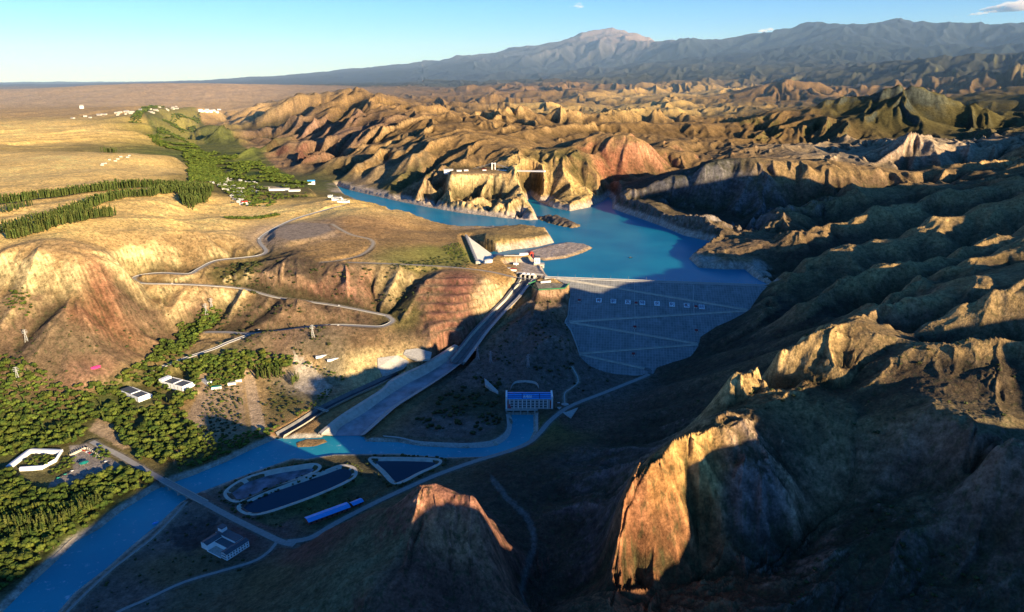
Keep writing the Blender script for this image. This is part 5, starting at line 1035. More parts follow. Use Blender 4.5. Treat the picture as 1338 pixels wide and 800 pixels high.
# the two white villas in the forest
def villa(A, B, C, z, H, lab, tower):
    a, ang, L1, L2 = pxbox(A,B,C,z); o = empty('white_villa', tuple(a), ang, lab, 'house'); b = MB(); b.box(0,0,-2,L1,L2,H); 
    if tower: b.box(0,L2*.86,H-.01,L1*.9,L2,H+3.6)
    b.build('wall', M['white'], o); b = MB(); b.box(.8,.8,H+.02,L1-.8,L2*(.84 if tower else 1)-.8,H+.3); b.build('roof', M['roofgrey'], o)
    b = MB(); b.box(0,0,H+.02,L1,.6,H+1.2); b.box(0,.62,H+.02,.6,L2*.84,H+1.2); b.box(L1-.6,.62,H+.02,L1,L2*.84,H+1.2); b.box(L1*.1,L2*.4,H+.35,L1*.95,L2*.44,H+1.4); b.build('parapet', M['white'], o)
    b = MB(); b.box(L1+.02,1,-2,L1+5.5,L2*.3,H*.62); b.build('porch', M['white'], o)
    for r in range(2):
        for i in range(3): b = MB(); b.box(1.5+i*L1/3.2,-.12,1.2+r*3.6,3.2+i*L1/3.2,-.02,3.0+r*3.6); b.build('window', M['glass'], o)
        for i in range(6): b = MB(); y_ = 2+i*L2/6.4; b.box(-.12,y_,1.2+r*3.6,-.02,y_+1.6,3.0+r*3.6); b.build('window', M['glass'], o)
villa((181.5,526),(196,520.5),(162.5,513),23,8,'white dark roofed villa, left one of the two villas in the forest', False)
villa((239,511.5),(252.5,505.5),(224,498),21,8,'white villa with raised rear block, right one of two in the forest', True)
for px, py, w_, d_, h_, rz, rm, lab in ((270,500,9,22,4,.9,'offwhite','narrow white walled hut at the corner of the orchard belt'),(283,507.5,17,6,3.5,.32,'teal','low hut with pale turquoise roof at the edge of the orchard belt'),(303,502,14,5,3,.3,'offwhite','small white shed half hidden by the orchard belt'),(312,498,10,5,3,.3,'offwhite','tiny white shed at the far end of the orchard belt'),(420,466,22,5,2.5,.5,'concrete','long narrow pale block on the ground above the side channel'),(435,470,22,4,2,.5,'concrete','second narrow pale block to the right on the ground above the side channel')):
    x,y,z = G(px,py); o = empty('hut', (x,y,z), rz, lab, 'hut'); b = MB(); b.box(-w_/2,-d_/2,-2,w_/2,d_/2,h_); b.build('wall', M['white'], o); b = MB(); b.box(-w_/2-.3,-d_/2-.3,h_+.01,w_/2+.3,d_/2+.3,h_+.5); b.build('roof', M[rm], o)
# ------------------------------------------------------------------ haze: thin real air volume over the far country
hz = bpy.data.meshes.new('distant_haze'); hb = MB(); hb.box(-46000,4200,-60,46000,47000,2600); hm = bpy.data.materials.new('thin_blue_air'); hm.use_nodes = True; ht = hm.node_tree
for n_ in list(ht.nodes):
    if n_.type == 'BSDF_PRINCIPLED': ht.nodes.remove(n_)
vs = ht.nodes.new('ShaderNodeVolumeScatter'); vs.inputs['Color'].default_value = (.36,.62,1,1); vs.inputs['Density'].default_value = 2.6e-5; vs.inputs['Anisotropy'].default_value = 0
ht.links.new(vs.outputs['Volume'], [n_ for n_ in ht.nodes if n_.type == 'OUTPUT_MATERIAL'][0].inputs['Volume']); tag(hb.build('distant_haze', hm), kind='structure')
# ------------------------------------------------------------------ vegetation
def leaf_mat(name, base, var):
    m, t, b = nt(name, .9); b.inputs['Specular IOR Level'].default_value = .15; at = N(t, 'ShaderNodeVertexColor', layer_name='Col'); g = N(t, 'ShaderNodeNewGeometry'); tc = N(t, 'ShaderNodeTexCoord')
    n1 = N(t, 'ShaderNodeTexNoise'); n1.inputs['Scale'].default_value = .075; n1.inputs['Detail'].default_value = 4; t.links.new(g.outputs['Position'], n1.inputs['Vector'])
    mp = N(t, 'ShaderNodeMapRange'); mp.inputs['From Min'].default_value = .35; mp.inputs['From Max'].default_value = .65; mp.inputs['To Min'].default_value = 0; mp.inputs['To Max'].default_value = 1; t.links.new(n1.outputs['Fac'], mp.inputs['Value'])
    mx = N(t, 'ShaderNodeMix', data_type='RGBA'); mx.inputs['A'].default_value = (*base,1); mx.inputs['B'].default_value = (*var,1); t.links.new(mp.outputs['Result'], mx.inputs['Factor'])
    mu = N(t, 'ShaderNodeMix', data_type='RGBA', blend_type='MULTIPLY'); mu.inputs['Factor'].default_value = 1; t.links.new(mx.outputs['Result'], mu.inputs['A']); t.links.new(at.outputs['Color'], mu.inputs['B']); t.links.new(mu.outputs['Result'], b.inputs['Base Color'])
    return m
LEAF = leaf_mat('leafy_crown', (.045,.082,.014), (.125,.155,.024)); POP = leaf_mat('poplar_crown', (.05,.085,.018), (.12,.14,.035)); DARKLEAF = leaf_mat('scrub_foliage', (.035,.05,.018), (.08,.09,.03)); BARK = simple('tree_bark', (.12,.09,.06), .95, .3, 1.5)
def ico(sub):
    bm = bmesh.new(); bmesh.ops.create_icosphere(bm, subdivisions=sub, radius=1); v = np.array([q.co[:] for q in bm.verts]); f = np.array([[q.index for q in p.verts] for p in bm.faces]); bm.free(); return v, f
I1 = ico(1); I2 = ico(2)
def crown(kind, r, detail, seed):
    """returns verts, tri faces, colour per vertex: several lumpy clusters plus loose leaf-sized tufts"""
    g = np.random.default_rng(seed); V = []; Fc = []; C = []; n = 0
    if kind == 'round': clus = [(0,0,5.2,3.3,2.7)]+[(2.6*math.cos(a), 2.6*math.sin(a), 4.2+g.random()*2.2, 1.9+g.random()*.8, 1.6+g.random()*.7) for a in g.random(5 if detail else 3)*6.28]
    elif kind == 'poplar': clus = [(g.normal()*.25, g.normal()*.25, 3+i*2.35, 1.55*(1-.11*abs(i-1.6))*(1 if i < 5 else .6), 1.9) for i in range(7 if detail else 5)]; clus = [(a,b_,c*(1 if detail else 1.3),d,e*(1 if detail else 1.35)) for a,b_,c,d,e in clus]
    else: clus = [(g.normal()*.7, g.normal()*.7, .7+g.random()*.4, 1.1+g.random()*.5, .9) for i in range(3 if detail else 2)]
    bv, bf = (I2 if detail and kind == 'round' else I1)
    for cx_, cy_, cz_, rh, rv in clus:
        d = 1+.28*(g.random(len(bv))-.5)*1.4; v = bv*d[:,None]*np.array([rh,rh,rv])+np.array([cx_,cy_,cz_]); V.append(v); Fc.append(bf+n); n += len(v)
        C.append(np.clip(.62+.42*bv[:,2]+.25*(g.random(len(bv))-.5), .3, 1.25)*(.85+.3*g.random()))  # shade painted in: each cluster darker below, lighter on top
    nt_ = {'round': 110, 'poplar': 90, 'bush': 24}[kind] if detail else {'round': 22, 'poplar': 14, 'bush': 8}[kind]
    for _ in range(nt_):
        cx_, cy_, cz_, rh, rv = clus[g.integers(len(clus))]; u = g.normal(size=3); u /= np.linalg.norm(u); u[2] = abs(u[2])*.9-.25*g.random()
        c = np.array([cx_,cy_,cz_])+u*np.array([rh,rh,rv])*(1.0+.16*g.random()); s_ = (.28+.4*g.random())*(1.0 if detail else 1.5)*(.6 if kind == 'bush' else 1); tri = c+g.normal(size=(3,3))*s_
        V.append(tri); Fc.append(np.array([[n,n+1,n+2]])); n += 3; C.append(np.full(3, .75+.6*g.random()))
    return np.concatenate(V), np.concatenate(Fc), np.concatenate(C)
def tree_mesh(name, kind, seed, mat):
    V, Fc, C = crown(kind, 1, True, seed); me = mesh_np(name, V, Fc, mat, False); setattr_col(me, 'Col', np.repeat(C[:,None]*(.7+.12*(seed%6)), 3, 1)*np.array([1+.08*(seed%3),1,1])); return me
def trunk_mesh(name, kind):
    b = MB(); h = 4.6 if kind == 'round' else 4.0; b.cyl(0,0,-.6,h,.38,.2,7)
    if kind == 'round':
        for a in (0.4, 2.5, 4.4): b.bar((0,0,2.2), (1.5*math.cos(a),1.5*math.sin(a),4.4), .22)
    return b.mesh(name, BARK)
def world_poly(pp_): return [G(*p)[:2] for p in pp_]
def scatter(poly, spacing, seed, jitter=.45):
    q = np.array(poly); g = np.random.default_rng(seed); xs = np.arange(q[:,0].min(), q[:,0].max(), spacing); ys = np.arange(q[:,1].min(), q[:,1].max(), spacing); X, Y = np.meshgrid(xs, ys)
    X = X+(g.random(X.shape)-.5)*2*jitter*spacing; Y = Y+(g.random(Y.shape)-.5)*2*jitter*spacing; X, Y = X.ravel(), Y.ravel(); m = inside(X, Y, poly); return X[m], Y[m]
AVOID = [(p, 3) for p, _, _ in PADS[4:]]+[([q[:2] for q in RIVER], 7)]
def clear(X, Y):
    ok = np.ones(len(X), bool)
    for p, mg in AVOID: ok &= sdf(X, Y, [q[:2] for q in p]) > mg
    for k, (pl, w) in ROAD_SM.items(): ok &= seg_dist(X, Y, pl)[0] > w*.5+3.0
    for pl, w in ((SPILL, 22), (APRON, 40), (SIDE_CH, 12)): ok &= seg_dist(X, Y, pl)[0] > w
    return ok
PTS = {'round': [], 'poplar': [], 'bush': []}
def plant(kind, X, Y, smin, smax, seed, thin=None, tag_=''):
    g = np.random.default_rng(seed); m = clear(X, Y)
    if thin is not None: m &= (fbm(X/thin[0], Y/thin[0], seed, 2) > thin[1])
    X, Y = X[m], Y[m]; Z = ground_v(X, Y); s = smin+(smax-smin)*g.random(len(X)); PTS[kind].append(np.column_stack([X, Y, Z-.2, s, g.random(len(X))*6.28, np.full(len(X), hash(tag_) % 7)]))
FA = world_poly([(0,463),(30,470),(60,492),(95,508),(125,505),(150,496),(170,485),(205,455),(236,424),(262,404),(283,397),(290,410),(262,436),(236,460),(190,484),(215,484),(262,468),(300,462),(340,462),(388,470),(388,492),(340,488),(318,494),(262,490),(258,520),(232,538),(262,560),(262,580),(225,605),(195,612),(165,585),(150,560),(130,548),(115,556),(105,578),(60,588),(-30,605),(-30,463)])
X, Y = scatter(FA, 8.2, 1, .55); plant('round', X, Y, .62, 1.45, 1, (45, -.38))
FB = world_poly([(-40,606),(20,618),(50,642),(98,634),(150,614),(185,615),(202,632),(160,652),(120,684),(60,732),(-20,790),(-60,790)])
g = np.random.default_rng(77); X, Y = scatter(FA, 26, 78); plant('poplar', X, Y, .45, .8, 78, (60, .0))
X, Y = scatter(world_poly([(195,480),(215,462),(245,432),(262,412),(288,404),(292,412),(262,442),(250,458),(238,466),(262,470),(330,462),(385,470),(380,480),(300,480),(255,484)]), 7.5, 31, .5); plant('round', X, Y, .55, 1.1, 31)
X, Y = scatter(FB, 7.8, 2, .55); plant('round', X, Y, .62, 1.35, 2)
for k, pl in enumerate(([(40,612),(28,606),(48,596),(75,597),(70,606),(55,612)], [(60,622),(85,600),(102,596),(95,612),(75,622)], [(132,584),(150,594),(140,604),(118,598)])):
    X, Y = scatter(world_poly(pl), 6, 40+k); g = np.random.default_rng(k); Z = ground_v(X, Y); PTS['round'].append(np.column_stack([X, Y, Z, .4+.3*g.random(len(X)), g.random(len(X))*6.28, np.zeros(len(X))]))
X, Y = scatter(world_poly([(232,600),(262,566),(300,573),(322,568),(370,556),(372,566),(335,580),(300,596),(262,611),(235,622)]), 8, 3); plant('round', X, Y, .5, 1.0, 3)
X, Y = scatter(world_poly([(268,500),(312,494),(316,556),(300,572),(262,568)]), 9, 4); plant('bush', X, Y, .9, 1.7, 4)
X, Y = scatter(world_poly([(335,494),(385,498),(395,530),(375,552),(348,560)]), 12, 5); plant('bush', X, Y, .9, 2.0, 5, (20, -.1))
X, Y = scatter(world_poly([(268,493),(318,488),(322,497),(275,510)]), 6, 6); Z = ground_v(X, Y); PTS['round'].append(np.column_stack([X, Y, Z, np.full(len(X), .75), X*0, X*0]))
X, Y = scatter(world_poly([(400,470),(420,480),(455,496),(448,502),(415,488),(396,478)]), 8, 7); plant('round', X, Y, .4, .75, 7)
X, Y = scatter(world_poly([(385,545),(405,528),(425,510),(440,512),(420,530),(395,553)]), 8, 8); plant('round', X, Y, .4, .8, 8)
X, Y = scatter(world_poly([(620,490),(645,482),(655,500),(650,530),(655,555),(620,568),(560,560),(540,548),(570,520),(600,500)]), 9, 9); plant('bush', X, Y, .8, 2.6, 9, (30, 0.0))
X, Y = scatter(world_poly([(700,395),(745,400),(760,470),(800,500),(760,512),(690,490),(640,470),(655,430)]), 13, 10); plant('bush', X, Y, .7, 2.0, 10, (40, .05))
X, Y = scatter(world_poly([(300,400),(400,408),(440,440),(420,470),(330,470),(280,450),(285,420)]), 11, 11); plant('bush', X, Y, .8, 2.4, 11, (45, .02))
X, Y = scatter(world_poly([(300,345),(420,348),(500,352),(560,380),(560,430),(480,400),(400,392),(330,378)]), 13, 12); plant('bush', X, Y, .8, 2.4, 12, (40, .12))
X, Y = scatter(world_poly([(275,342),(330,342),(360,372),(330,386),(290,372)]), 9, 13); plant('bush', X, Y, 1.0, 2.6, 13, (40, .0))
X, Y = scatter(world_poly([(0,395),(120,405),(200,400),(230,420),(160,455),(100,500),(40,480),(0,462)]), 17, 14); plant('bush', X, Y, .7, 1.7, 14, (50, .0))
X, Y = scatter(world_poly([(16,380),(42,382),(44,402),(36,420),(8,402)]), 8, 15); plant('round', X, Y, .5, .8, 15)
X, Y = scatter(world_poly([(500,350),(600,327),(615,345),(612,352),(520,352)]), 11, 16); plant('bush', X, Y, .9, 1.9, 16, (60, -.25))
X, Y = scatter(world_poly([(575,322),(600,318),(612,335),(600,340),(585,333)]), 9, 17); plant('round', X, Y, .35, .55, 17)
X, Y = scatter(world_poly([(900,520),(1000,470),(1330,480),(1330,560),(1000,540)]), 20, 18); plant('bush', X, Y, .6, 1.5, 18, (70, .12))
X, Y = scatter(world_poly([(1150,640),(1338,600),(1338,790),(1000,790)]), 13, 19); plant('bush', X, Y, .6, 1.5, 19, (50, .1))
for k, pl in enumerate((POND_A, POND_B, POND_C)):
    r = closed_ring(pl, 8.5); g = np.random.default_rng(60+k); r = r[g.random(len(r)) < .62]; r = r+g.normal(size=r.shape)*1.0; Z = ground_v(r[:,0], r[:,1]); PTS['bush'].append(np.column_stack([r, Z, .7+.9*g.random(len(r)), g.random(len(r))*6, np.zeros(len(r))]))
X, Y = scatter(world_poly([(232,660),(262,680),(300,694),(345,716),(330,760),(200,790),(110,795),(150,750)]), 15, 20); plant('bush', X, Y, .5, 1.3, 20, (40, .0))
X, Y = scatter(world_poly([(460,640),(480,640),(470,655),(400,690),(340,685)]), 12, 21); plant('bush', X, Y, .5, 1.2, 21, (30, .0))
# plateau windbreaks and the green valley
def belt(pts_, width, sp, kind, smin, smax, seed):
    w3 = crom([P(*p) for p in pts_], 4); d = np.gradient(w3[:,:2], axis=0); d /= np.linalg.norm(d, axis=1)[:,None]; n = np.stack([-d[:,1], d[:,0]], 1); poly = [tuple(p) for p in w3[:,:2]+n*width/2]+[tuple(p) for p in (w3[:,:2]-n*width/2)[::-1]]
    X, Y = scatter(poly, sp, seed, .35); plant(kind, X, Y, smin, smax, seed)
belt([(-80,268,241),(0,267,241),(101,255,236),(189,247,228),(243,243,218)], 42, 6.5, 'poplar', 1.0, 1.5, 101)
belt([(-80,286,240),(0,281,239),(44,274,237)], 16, 6.5, 'poplar', .8, 1.1, 102)
belt([(-80,318,236),(0,304,235),(84,287,230),(149,266,228),(203,257,224),(240,249,218)], 26, 6.2, 'poplar', 1.0, 1.4, 103)
belt([(13,312,232),(68,301,229),(110,293,227),(149,285,222)], 26, 6.0, 'poplar', 1.1, 1.5, 104)
belt([(101,273,233),(152,262,228),(170,258,226)], 12, 7, 'poplar', .7, 1.0, 105)
belt([(134,200,262),(152,200,262)], 30, 9, 'poplar', 1.0, 1.4, 106)
X, Y = scatter(world_poly([(232,248),(245,244),(280,246),(276,258),(252,276),(236,268)]), 7, 107); plant('poplar', X, Y, .9, 1.4, 107)
belt([(297,289,182),(330,285,178),(365,279,178)], 26, 7, 'round', .8, 1.1, 108)
belt([(178,176,200),(195,165,205),(215,158,215)], 60, 13, 'round', 1.0, 1.6, 109)
X, Y = scatter(world_poly([(182,176),(225,150),(262,148),(258,165),(240,180),(262,195),(300,205),(340,212),(372,228),(408,238),(400,247),(330,238),(288,232),(246,226),(238,200),(205,190)]), 12, 110); plant('round', X, Y, .9, 1.7, 110, (120, .02))
X, Y = scatter(world_poly([(246,200),(262,198),(300,232),(285,240),(248,240)]), 9, 111); plant('round', X, Y, .9, 1.5, 111, (80, -.2))
X, Y = scatter(world_poly([(270,232),(330,240),(372,255),(350,272),(320,270),(290,250)]), 11, 112); plant('round', X, Y, .8, 1.3, 112, (40, -.1))
X, Y = scatter(world_poly([(345,250),(400,248),(410,258),(370,262)]), 12, 113); plant('round', X, Y, .7, 1.1, 113, (30, .0))
# poplars in the near valley
belt([(8,694,8),(40,690,8),(75,686,8),(105,674,8),(132,660,8)], 12, 4.6, 'poplar', .8, 1.15, 120)
belt([(12,706,7),(50,703,7),(90,688,7)], 10, 5, 'poplar', .7, 1.0, 121)
belt([(333,492,20),(370,490,19)], 22, 5.2, 'poplar', .7, 1.05, 122)
belt([(382,500,18),(388,494,18)], 8, 4.6, 'poplar', .8, 1.1, 123)
for px, py in ((317,530),(24,552),(130,655),(82,545),(290,527),(212,560),(204,470)): x, y, z = G(px,py); PTS['poplar' if px != 290 else 'round'].append(np.array([[x,y,z,.75,0,0]]))
NEAR = {}
def finish(kind, names, mats, label, cat, group, stuff_name, stuff_label, nmax=300, nvar=5):
    A = np.concatenate(PTS[kind]); d = np.sqrt(A[:,0]**2+A[:,1]**2+(CAMZ-A[:,2])**2)/A[:,3]
    t = A[:,1]*CP+(CAMZ-A[:,2])*SP; px = CX+F*A[:,0]/t; vis = (px > -5) & (px < 1343) & (t > 0); dd = np.where(vis, d, 1e9); order = np.argsort(dd); A = A[order]
    n = min(nmax, int(vis.sum())); meshes = [(tree_mesh(names[0] if kind == 'bush' else 'crown', kind, 300+i, mats)) for i in range(nvar)]; tr = trunk_mesh('trunk', kind) if kind != 'bush' else None
    for i in range(n):
        x, y, z, s, r, _ = A[i]; me = meshes[i % nvar]
        if kind == 'bush': o = link(names[0], me)
        else:
            o = bpy.data.objects.new(names[0], None); COL.objects.link(o); c = link('crown', me, o); q = link('trunk', tr, o)
        o.location = (x,y,z); o.scale = (s*(.9+.2*rng.random()), s*(.9+.2*rng.random()), s*(.88+.24*rng.random())); o.rotation_euler = (0,0,r); tag(o, label, cat, group)
    B = A[n:]; tmpl = [crown(kind, 1, False, 500+i) for i in range(4)]; V = []; Fc = []; C = []; off = 0
    for k, (tv, tf, tc_) in enumerate(tmpl):
        Q = B[k::4]
        if not len(Q): continue
        c_, s_ = np.cos(Q[:,4]), np.sin(Q[:,4]); jit = (.9+.2*rng.random(len(Q)))
        x = (tv[None,:,0]*c_[:,None]-tv[None,:,1]*s_[:,None])*Q[:,3:4]+Q[:,0:1]; y = (tv[None,:,0]*s_[:,None]+tv[None,:,1]*c_[:,None])*Q[:,3:4]+Q[:,1:2]; z = tv[None,:,2]*(Q[:,3]*jit)[:,None]+Q[:,2:3]
        V.append(np.stack([x,y,z],-1).reshape(-1,3)); Fc.append((tf[None]+(np.arange(len(Q))*len(tv))[:,None,None]+off).reshape(-1,3)); off += len(Q)*len(tv); C.append((tc_[None]*(.6+.85*rng.random((len(Q),1)))).ravel())
    me = mesh_np(stuff_name, np.concatenate(V), np.concatenate(Fc), mats, False); setattr_col(me, 'Col', np.repeat(np.concatenate(C)[:,None], 3, 1)); tag(link(stuff_name, me), stuff_label, cat, kind='stuff'); print(kind, len(A), n)
finish('round', ['leafy_tree'], LEAF, 'rounded green leafy tree standing in the thick riverside wood', 'tree', 'leafy trees of the riverside wood', 'woodland', 'mass of smaller green leafy trees filling the valley woods and village orchards')
finish('poplar', ['poplar_tree'], POP, 'slender upright poplar standing in a valley or windbreak row', 'tree', 'upright poplars in rows', 'poplar_windbreak', 'long distant poplar windbreaks striping the golden plateau', 240)
finish('bush', ['shrub'], DARKLEAF, 'low dark green shrub growing on the bare valley ground', 'shrub', 'dark shrubs scattered over the valley', 'scrub', 'scattered low dark scrub dotting the dry slopes', 260)

# ------------------------------------------------------------------ small things: pylons, cars, village, far bridge, boats
def pylon(x, y, z, h, rz):
    o = bpy.data.objects.new('electricity_pylon', None); COL.objects.link(o); o.location = (x,y,z); o.rotation_euler = (0,0,rz); b = MB(); w0, w1 = h*.10, h*.022; t_ = .34
    lv = [0,.25,.47,.65,.8,1.0]; cor = lambda f, i: ((w0+(w1-w0)*min(f/.8,1))*(1 if i in (0,3) else -1), (w0+(w1-w0)*min(f/.8,1))*(1 if i < 2 else -1), f*h)
    for i in range(4):
        b.bar(cor(0,i), cor(.8,i), t_); b.bar(cor(.8,i), cor(1,i), t_*.8)
        for a, c in zip(lv[:-1], lv[1:]): b.bar(cor(a,i), cor(c,(i+1)%4), t_*.6); b.bar(cor(c,i), cor(c,(i+1)%4), t_*.6)
    b.build('lattice_mast', M['steel'], o)
    for f, L in ((.72,.17),(.84,.20),(.96,.14)): c = MB(); c.bar((-h*L,0,h*f),(h*L,0,h*f), t_*1.1); c.bar((-h*L,0,h*f),(0,0,h*(f+.05)), t_*.6); c.bar((h*L,0,h*f),(0,0,h*(f+.05)), t_*.6); c.build('cross_arm', M['steel'], o)
    return o
for px, py, h, lab in ((35,447,24,'steel lattice pylon on the brown slope above the forest, leftmost pylon on the slope'),(24,498,26,'steel lattice pylon rising out of the trees at the left edge of the forest'),(270,412,26,'left one of two close lattice pylons above the tree strip'),(277,404,24,'right one of two close lattice pylons above the tree strip'),(409,441,26,'lattice pylon standing just below the lower road'),(624,470,28,'lattice pylon in shadow right of the spillway chute'),(641,474,24,'smaller lattice pylon further right of the chute in shadow'),(690,480,26,'lattice pylon on the dark hillside behind the power station')):
    x,y,z = G(px,py); tag(pylon(x,y,z,h,.5), lab, 'pylon')
def car(x, y, z, rz, mat, label, grp=None, truck=False):
    o = empty('parked_car', (x,y,z), rz, label, 'car', grp); b = MB(); L, Wc = (4.5,1.85) if not truck else (6.5,2.3); b.box(-L/2,-Wc/2,.35,L/2,Wc/2,.95)
    b.v += [(-L*.36,-Wc*.45,.951),(L*.22,-Wc*.45,.951),(L*.22,Wc*.45,.951),(-L*.36,Wc*.45,.951),(-L*.28,-Wc*.38,1.5),(L*.1,-Wc*.38,1.5),(L*.1,Wc*.38,1.5),(-L*.28,Wc*.38,1.5)]; n = len(b.v)-8
    for f in ((4,5,6,7),(0,1,5,4),(1,2,6,5),(2,3,7,6),(3,0,4,7)): b.f.append(tuple(n+i for i in f)); b.m.append(0)
    b.build('body', mat, o); b = MB(); b.box(-L*.26,-Wc*.43,1.02,L*.12,Wc*.43,1.36); b.build('side_window', M['glass'], o)
    for sx in (-.31,.31):
        for sy in (-.46,.46): w_ = MB(); w_.box(L*sx-.33,Wc*sy-.12,0,L*sx+.33,Wc*sy+.12,.66); w_.build('wheel', M['tyre'], o)
    return o
cars = [((76,625),'teal','teal car, lowest in the row parked at the yard edge'),((79,623.5),'carblack','black car parked just above the teal car at the row end'),((82,622),'carblack','black car parked in the middle of the yard row'),((85,620.5),'teal','second teal car in the middle of the yard row'),((88,619),'carblack','black car parked two places below the white car'),((91,617.5),'carblack','black car parked next to the white car in the yard row'),((94,616),'carwhite','white car at the upper end of the yard row'),((134,605),'carblack','black car near the right corner of the paved yard'),((138,603.5),'carwhite','white car at the right corner of the paved yard'),((142,605),'carblack','black car beyond the white one at the yard corner')]
for (px, py), mt, lab in cars: x,y,z = G(px,py); car(x,y,z,.9,M[mt],lab)
for (px, py), lab, mt in (((338,431),'white car stopped on the pale lay by beside the lower road','carwhite'),((442,425.5),'white car driving on the lower road before the hairpin','carwhite'),((443,399.5),'white van on the upper hill road near the spur tops','carwhite'),((225,370.8),'white car on the upper road where it widens','carwhite'),((730,527),'white car parked on the power station forecourt','carwhite'),((338,312),'white car on the curve under the terrace','carwhite')):
    x,y,z = G(px,py); car(x,y,z+.2,.2,M[mt],lab)
# paved yard: wall, stalls, green canopy, ring of white sheds
yd = empty('courtyard_wall', P(113,586,13), 0, 'low cream wall with a row of small pillars along the top of the paved yard', 'wall')
for (A_p, B_p) in (((92,596),(113,586)),((113,586),(130,597))):
    a = np.array(P(*A_p,12.6)); c = np.array(P(*B_p,12.6)); b = MB(); b.bar((a[0],a[1],13.4),(c[0],c[1],13.4),.7,0,2.6); wparent(b.build('wall_panel', M['concrete_lit']), yd)
    for f in np.linspace(0,1,9): p = a*(1-f)+c*f; b = MB(); b.box(p[0]-.6,p[1]-.6,12.2,p[0]+.6,p[1]+.6,16.2); wparent(b.build('pillar', M['concrete_lit']), yd)
stc = ['redbright','orange','white','maroon','redbright','teal','orange','redbright','white']
words = ['first','second','third','fourth','fifth','sixth','seventh','eighth','ninth']
for k in range(9):
    px, py = 110+k*2.1, 590.5+k*.95; x,y,z = G(px,py); o = empty('market_stall', (x,y,z), -.4, words[k]+' small market stall counted from the left along the yard wall', 'stall'); b = MB(); b.gable(-1.7,-1.4,1.7,1.4,2.3,.7,.2); b.build('canopy', M[stc[k]], o)
    for sx in (-1.5,1.5):
        for sy in (-1.2,1.2): b = MB(); b.box(sx-.06,sy-.06,-.3,sx+.06,sy+.06,2.3); b.build('post', M['steel'], o)
    b = MB(); b.box(-1.4,-.9,0,1.4,-.2,.9); b.build('counter', M['offwhite'], o)
x,y,z = G(110,607); o = empty('round_canopy', (x,y,z), 0, 'round green canopy in the middle of the paved yard', 'canopy'); b = MB(); b.cyl(0,0,3.4,4.9,6.4,1.2,18); b.build('canopy_cloth', M['teal'], o)
for i in range(6): b = MB(); b.cyl(5.4*math.cos(i*1.047),5.4*math.sin(i*1.047),-.3,3.5,.12,.12,6); b.build('pole', M['steel'], o)
ring = [P(*q) for q in ((12,612,14),(40,590.5,14),(80,592,14),(73,603,14),(57,612,14),(27,614,14))]
rs_ = empty('shed_ring', ring[0], 0, 'ring of joined long white sheds round a planted court in the left forest', 'building')
for a, c, w_ in zip(ring[:-1], ring[1:], (8,9,2.5,2.5,6)):
    a = np.array(a); c = np.array(c); L = np.linalg.norm((c-a)[:2]); an = math.atan2(c[1]-a[1], c[0]-a[0]); e = empty('shed_wing', (0,0,0)); e.parent = rs_; e.location = tuple(a-np.array(ring[0])); e.rotation_euler = (0,0,an)
    b = MB(); b.box(0,-w_/2,-1.5,L,w_/2,3.4); b.build('wall', M['white'], e)
    b = MB(); b.gable(0,-w_/2,L,w_/2,3.42,.9,.35); b.build('roof', M['white'], e)
# pink tents
for k, (px, py, s, lab) in enumerate(((122,482,3.2,'pink tent, leftmost of the three on the bare slope'),(125.5,481,3.6,'pink tent, middle and largest of the three on the bare slope'),(129,480,2.8,'pink tent, rightmost of the three on the bare slope'))):
    x,y,z = G(px,py); o = empty('tent', (x,y,z), .3, lab, 'tent'); b = MB(); b.box(-s,-s*.8,-.5,s,s*.8,1.8); b.build('side_cloth', M['pink'], o); b = MB(); b.gable(-s,-s*.8,s,s*.8,1.82,1.6,.2,0,0); b.build('roof_cloth', M['pink'], o)
# boats
def boat(x, y, z, s, rz, mat, lab):
    o = empty('small_boat', (x,y,z), rz, lab, 'boat'); b = MB(); k = [(-3,-1.1),(-3,1.1),(1.4,1.2),(3.6,0),(1.4,-1.2)]; n = len(k); b.v = [(p[0]*s*.85,p[1]*s*.7,-.3) for p in k]+[(p[0]*s,p[1]*s,1.0*s*.6) for p in k]
    for i in range(n): b.f.append((i,(i+1)%n,n+(i+1)%n,n+i)); b.m.append(0)
    b.f.append(tuple(range(n,2*n))); b.m.append(0); b.build('hull', mat, o); b = MB(); b.box(-1.6*s,-.7*s,.62*s,.4*s,.7*s,1.5*s); b.build('cabin', M['roofgrey'] if mat != M['blue'] else M['blue'], o)
x,y,_ = P(824,337,115); boat(x,y,115,1.8,.3,M['carblack'],'small dark boat alone on the open reservoir')
x,y,_ = P(203,684,0); boat(x,y,0.1,1.3,.8,M['blue'],'small blue boat moored by the river bank below the bridge')
# suspension bridge far up the reservoir
tA = PT(645,223,2720); tB = PT(712,224,2600); br_o = empty('suspension_bridge', tA, 0, 'white suspension bridge spanning the gorge beyond the reservoir', 'bridge')
for s_ in (-1,1):
    b = MB(); b.box(s_*6-1.6,-1.6,-16,s_*6+1.6,1.6,30); b.build('tower_leg', M['white'], br_o)
b = MB(); b.box(-7,-1.2,25,7,1.2,28.5); b.build('cross_beam', M['white'], br_o)
dv = Vector(tB)-Vector(tA); b = MB(); b.bar(tuple(-dv*.06), tuple(dv), 9, 0, 5); b.build('deck', M['white'], br_o)
for s_ in (-1,1):
    b = MB(); a = Vector((s_*6,0,29)); e = dv+Vector((0,0,6)); pv_ = a
    for i in range(1,15): f = i/14; q = a.lerp(e, f); q.z -= 14*math.sin(math.pi*f); b.bar(tuple(pv_), tuple(q), .9); pv_ = q
    b.bar(tuple(a), (a.x-90, a.y+40, -2), .9); b.build('main_cable', M['steel'], br_o)
b = MB()
for i in range(1,12): f = i/12; q = Vector((6,0,29)).lerp(dv+Vector((0,0,6)), f); z_ = q.z-14*math.sin(math.pi*f); b.bar((q.x,q.y,z_),(q.x,q.y,(dv*f).z),.3)
b.build('hanger', M['steel'], br_o)
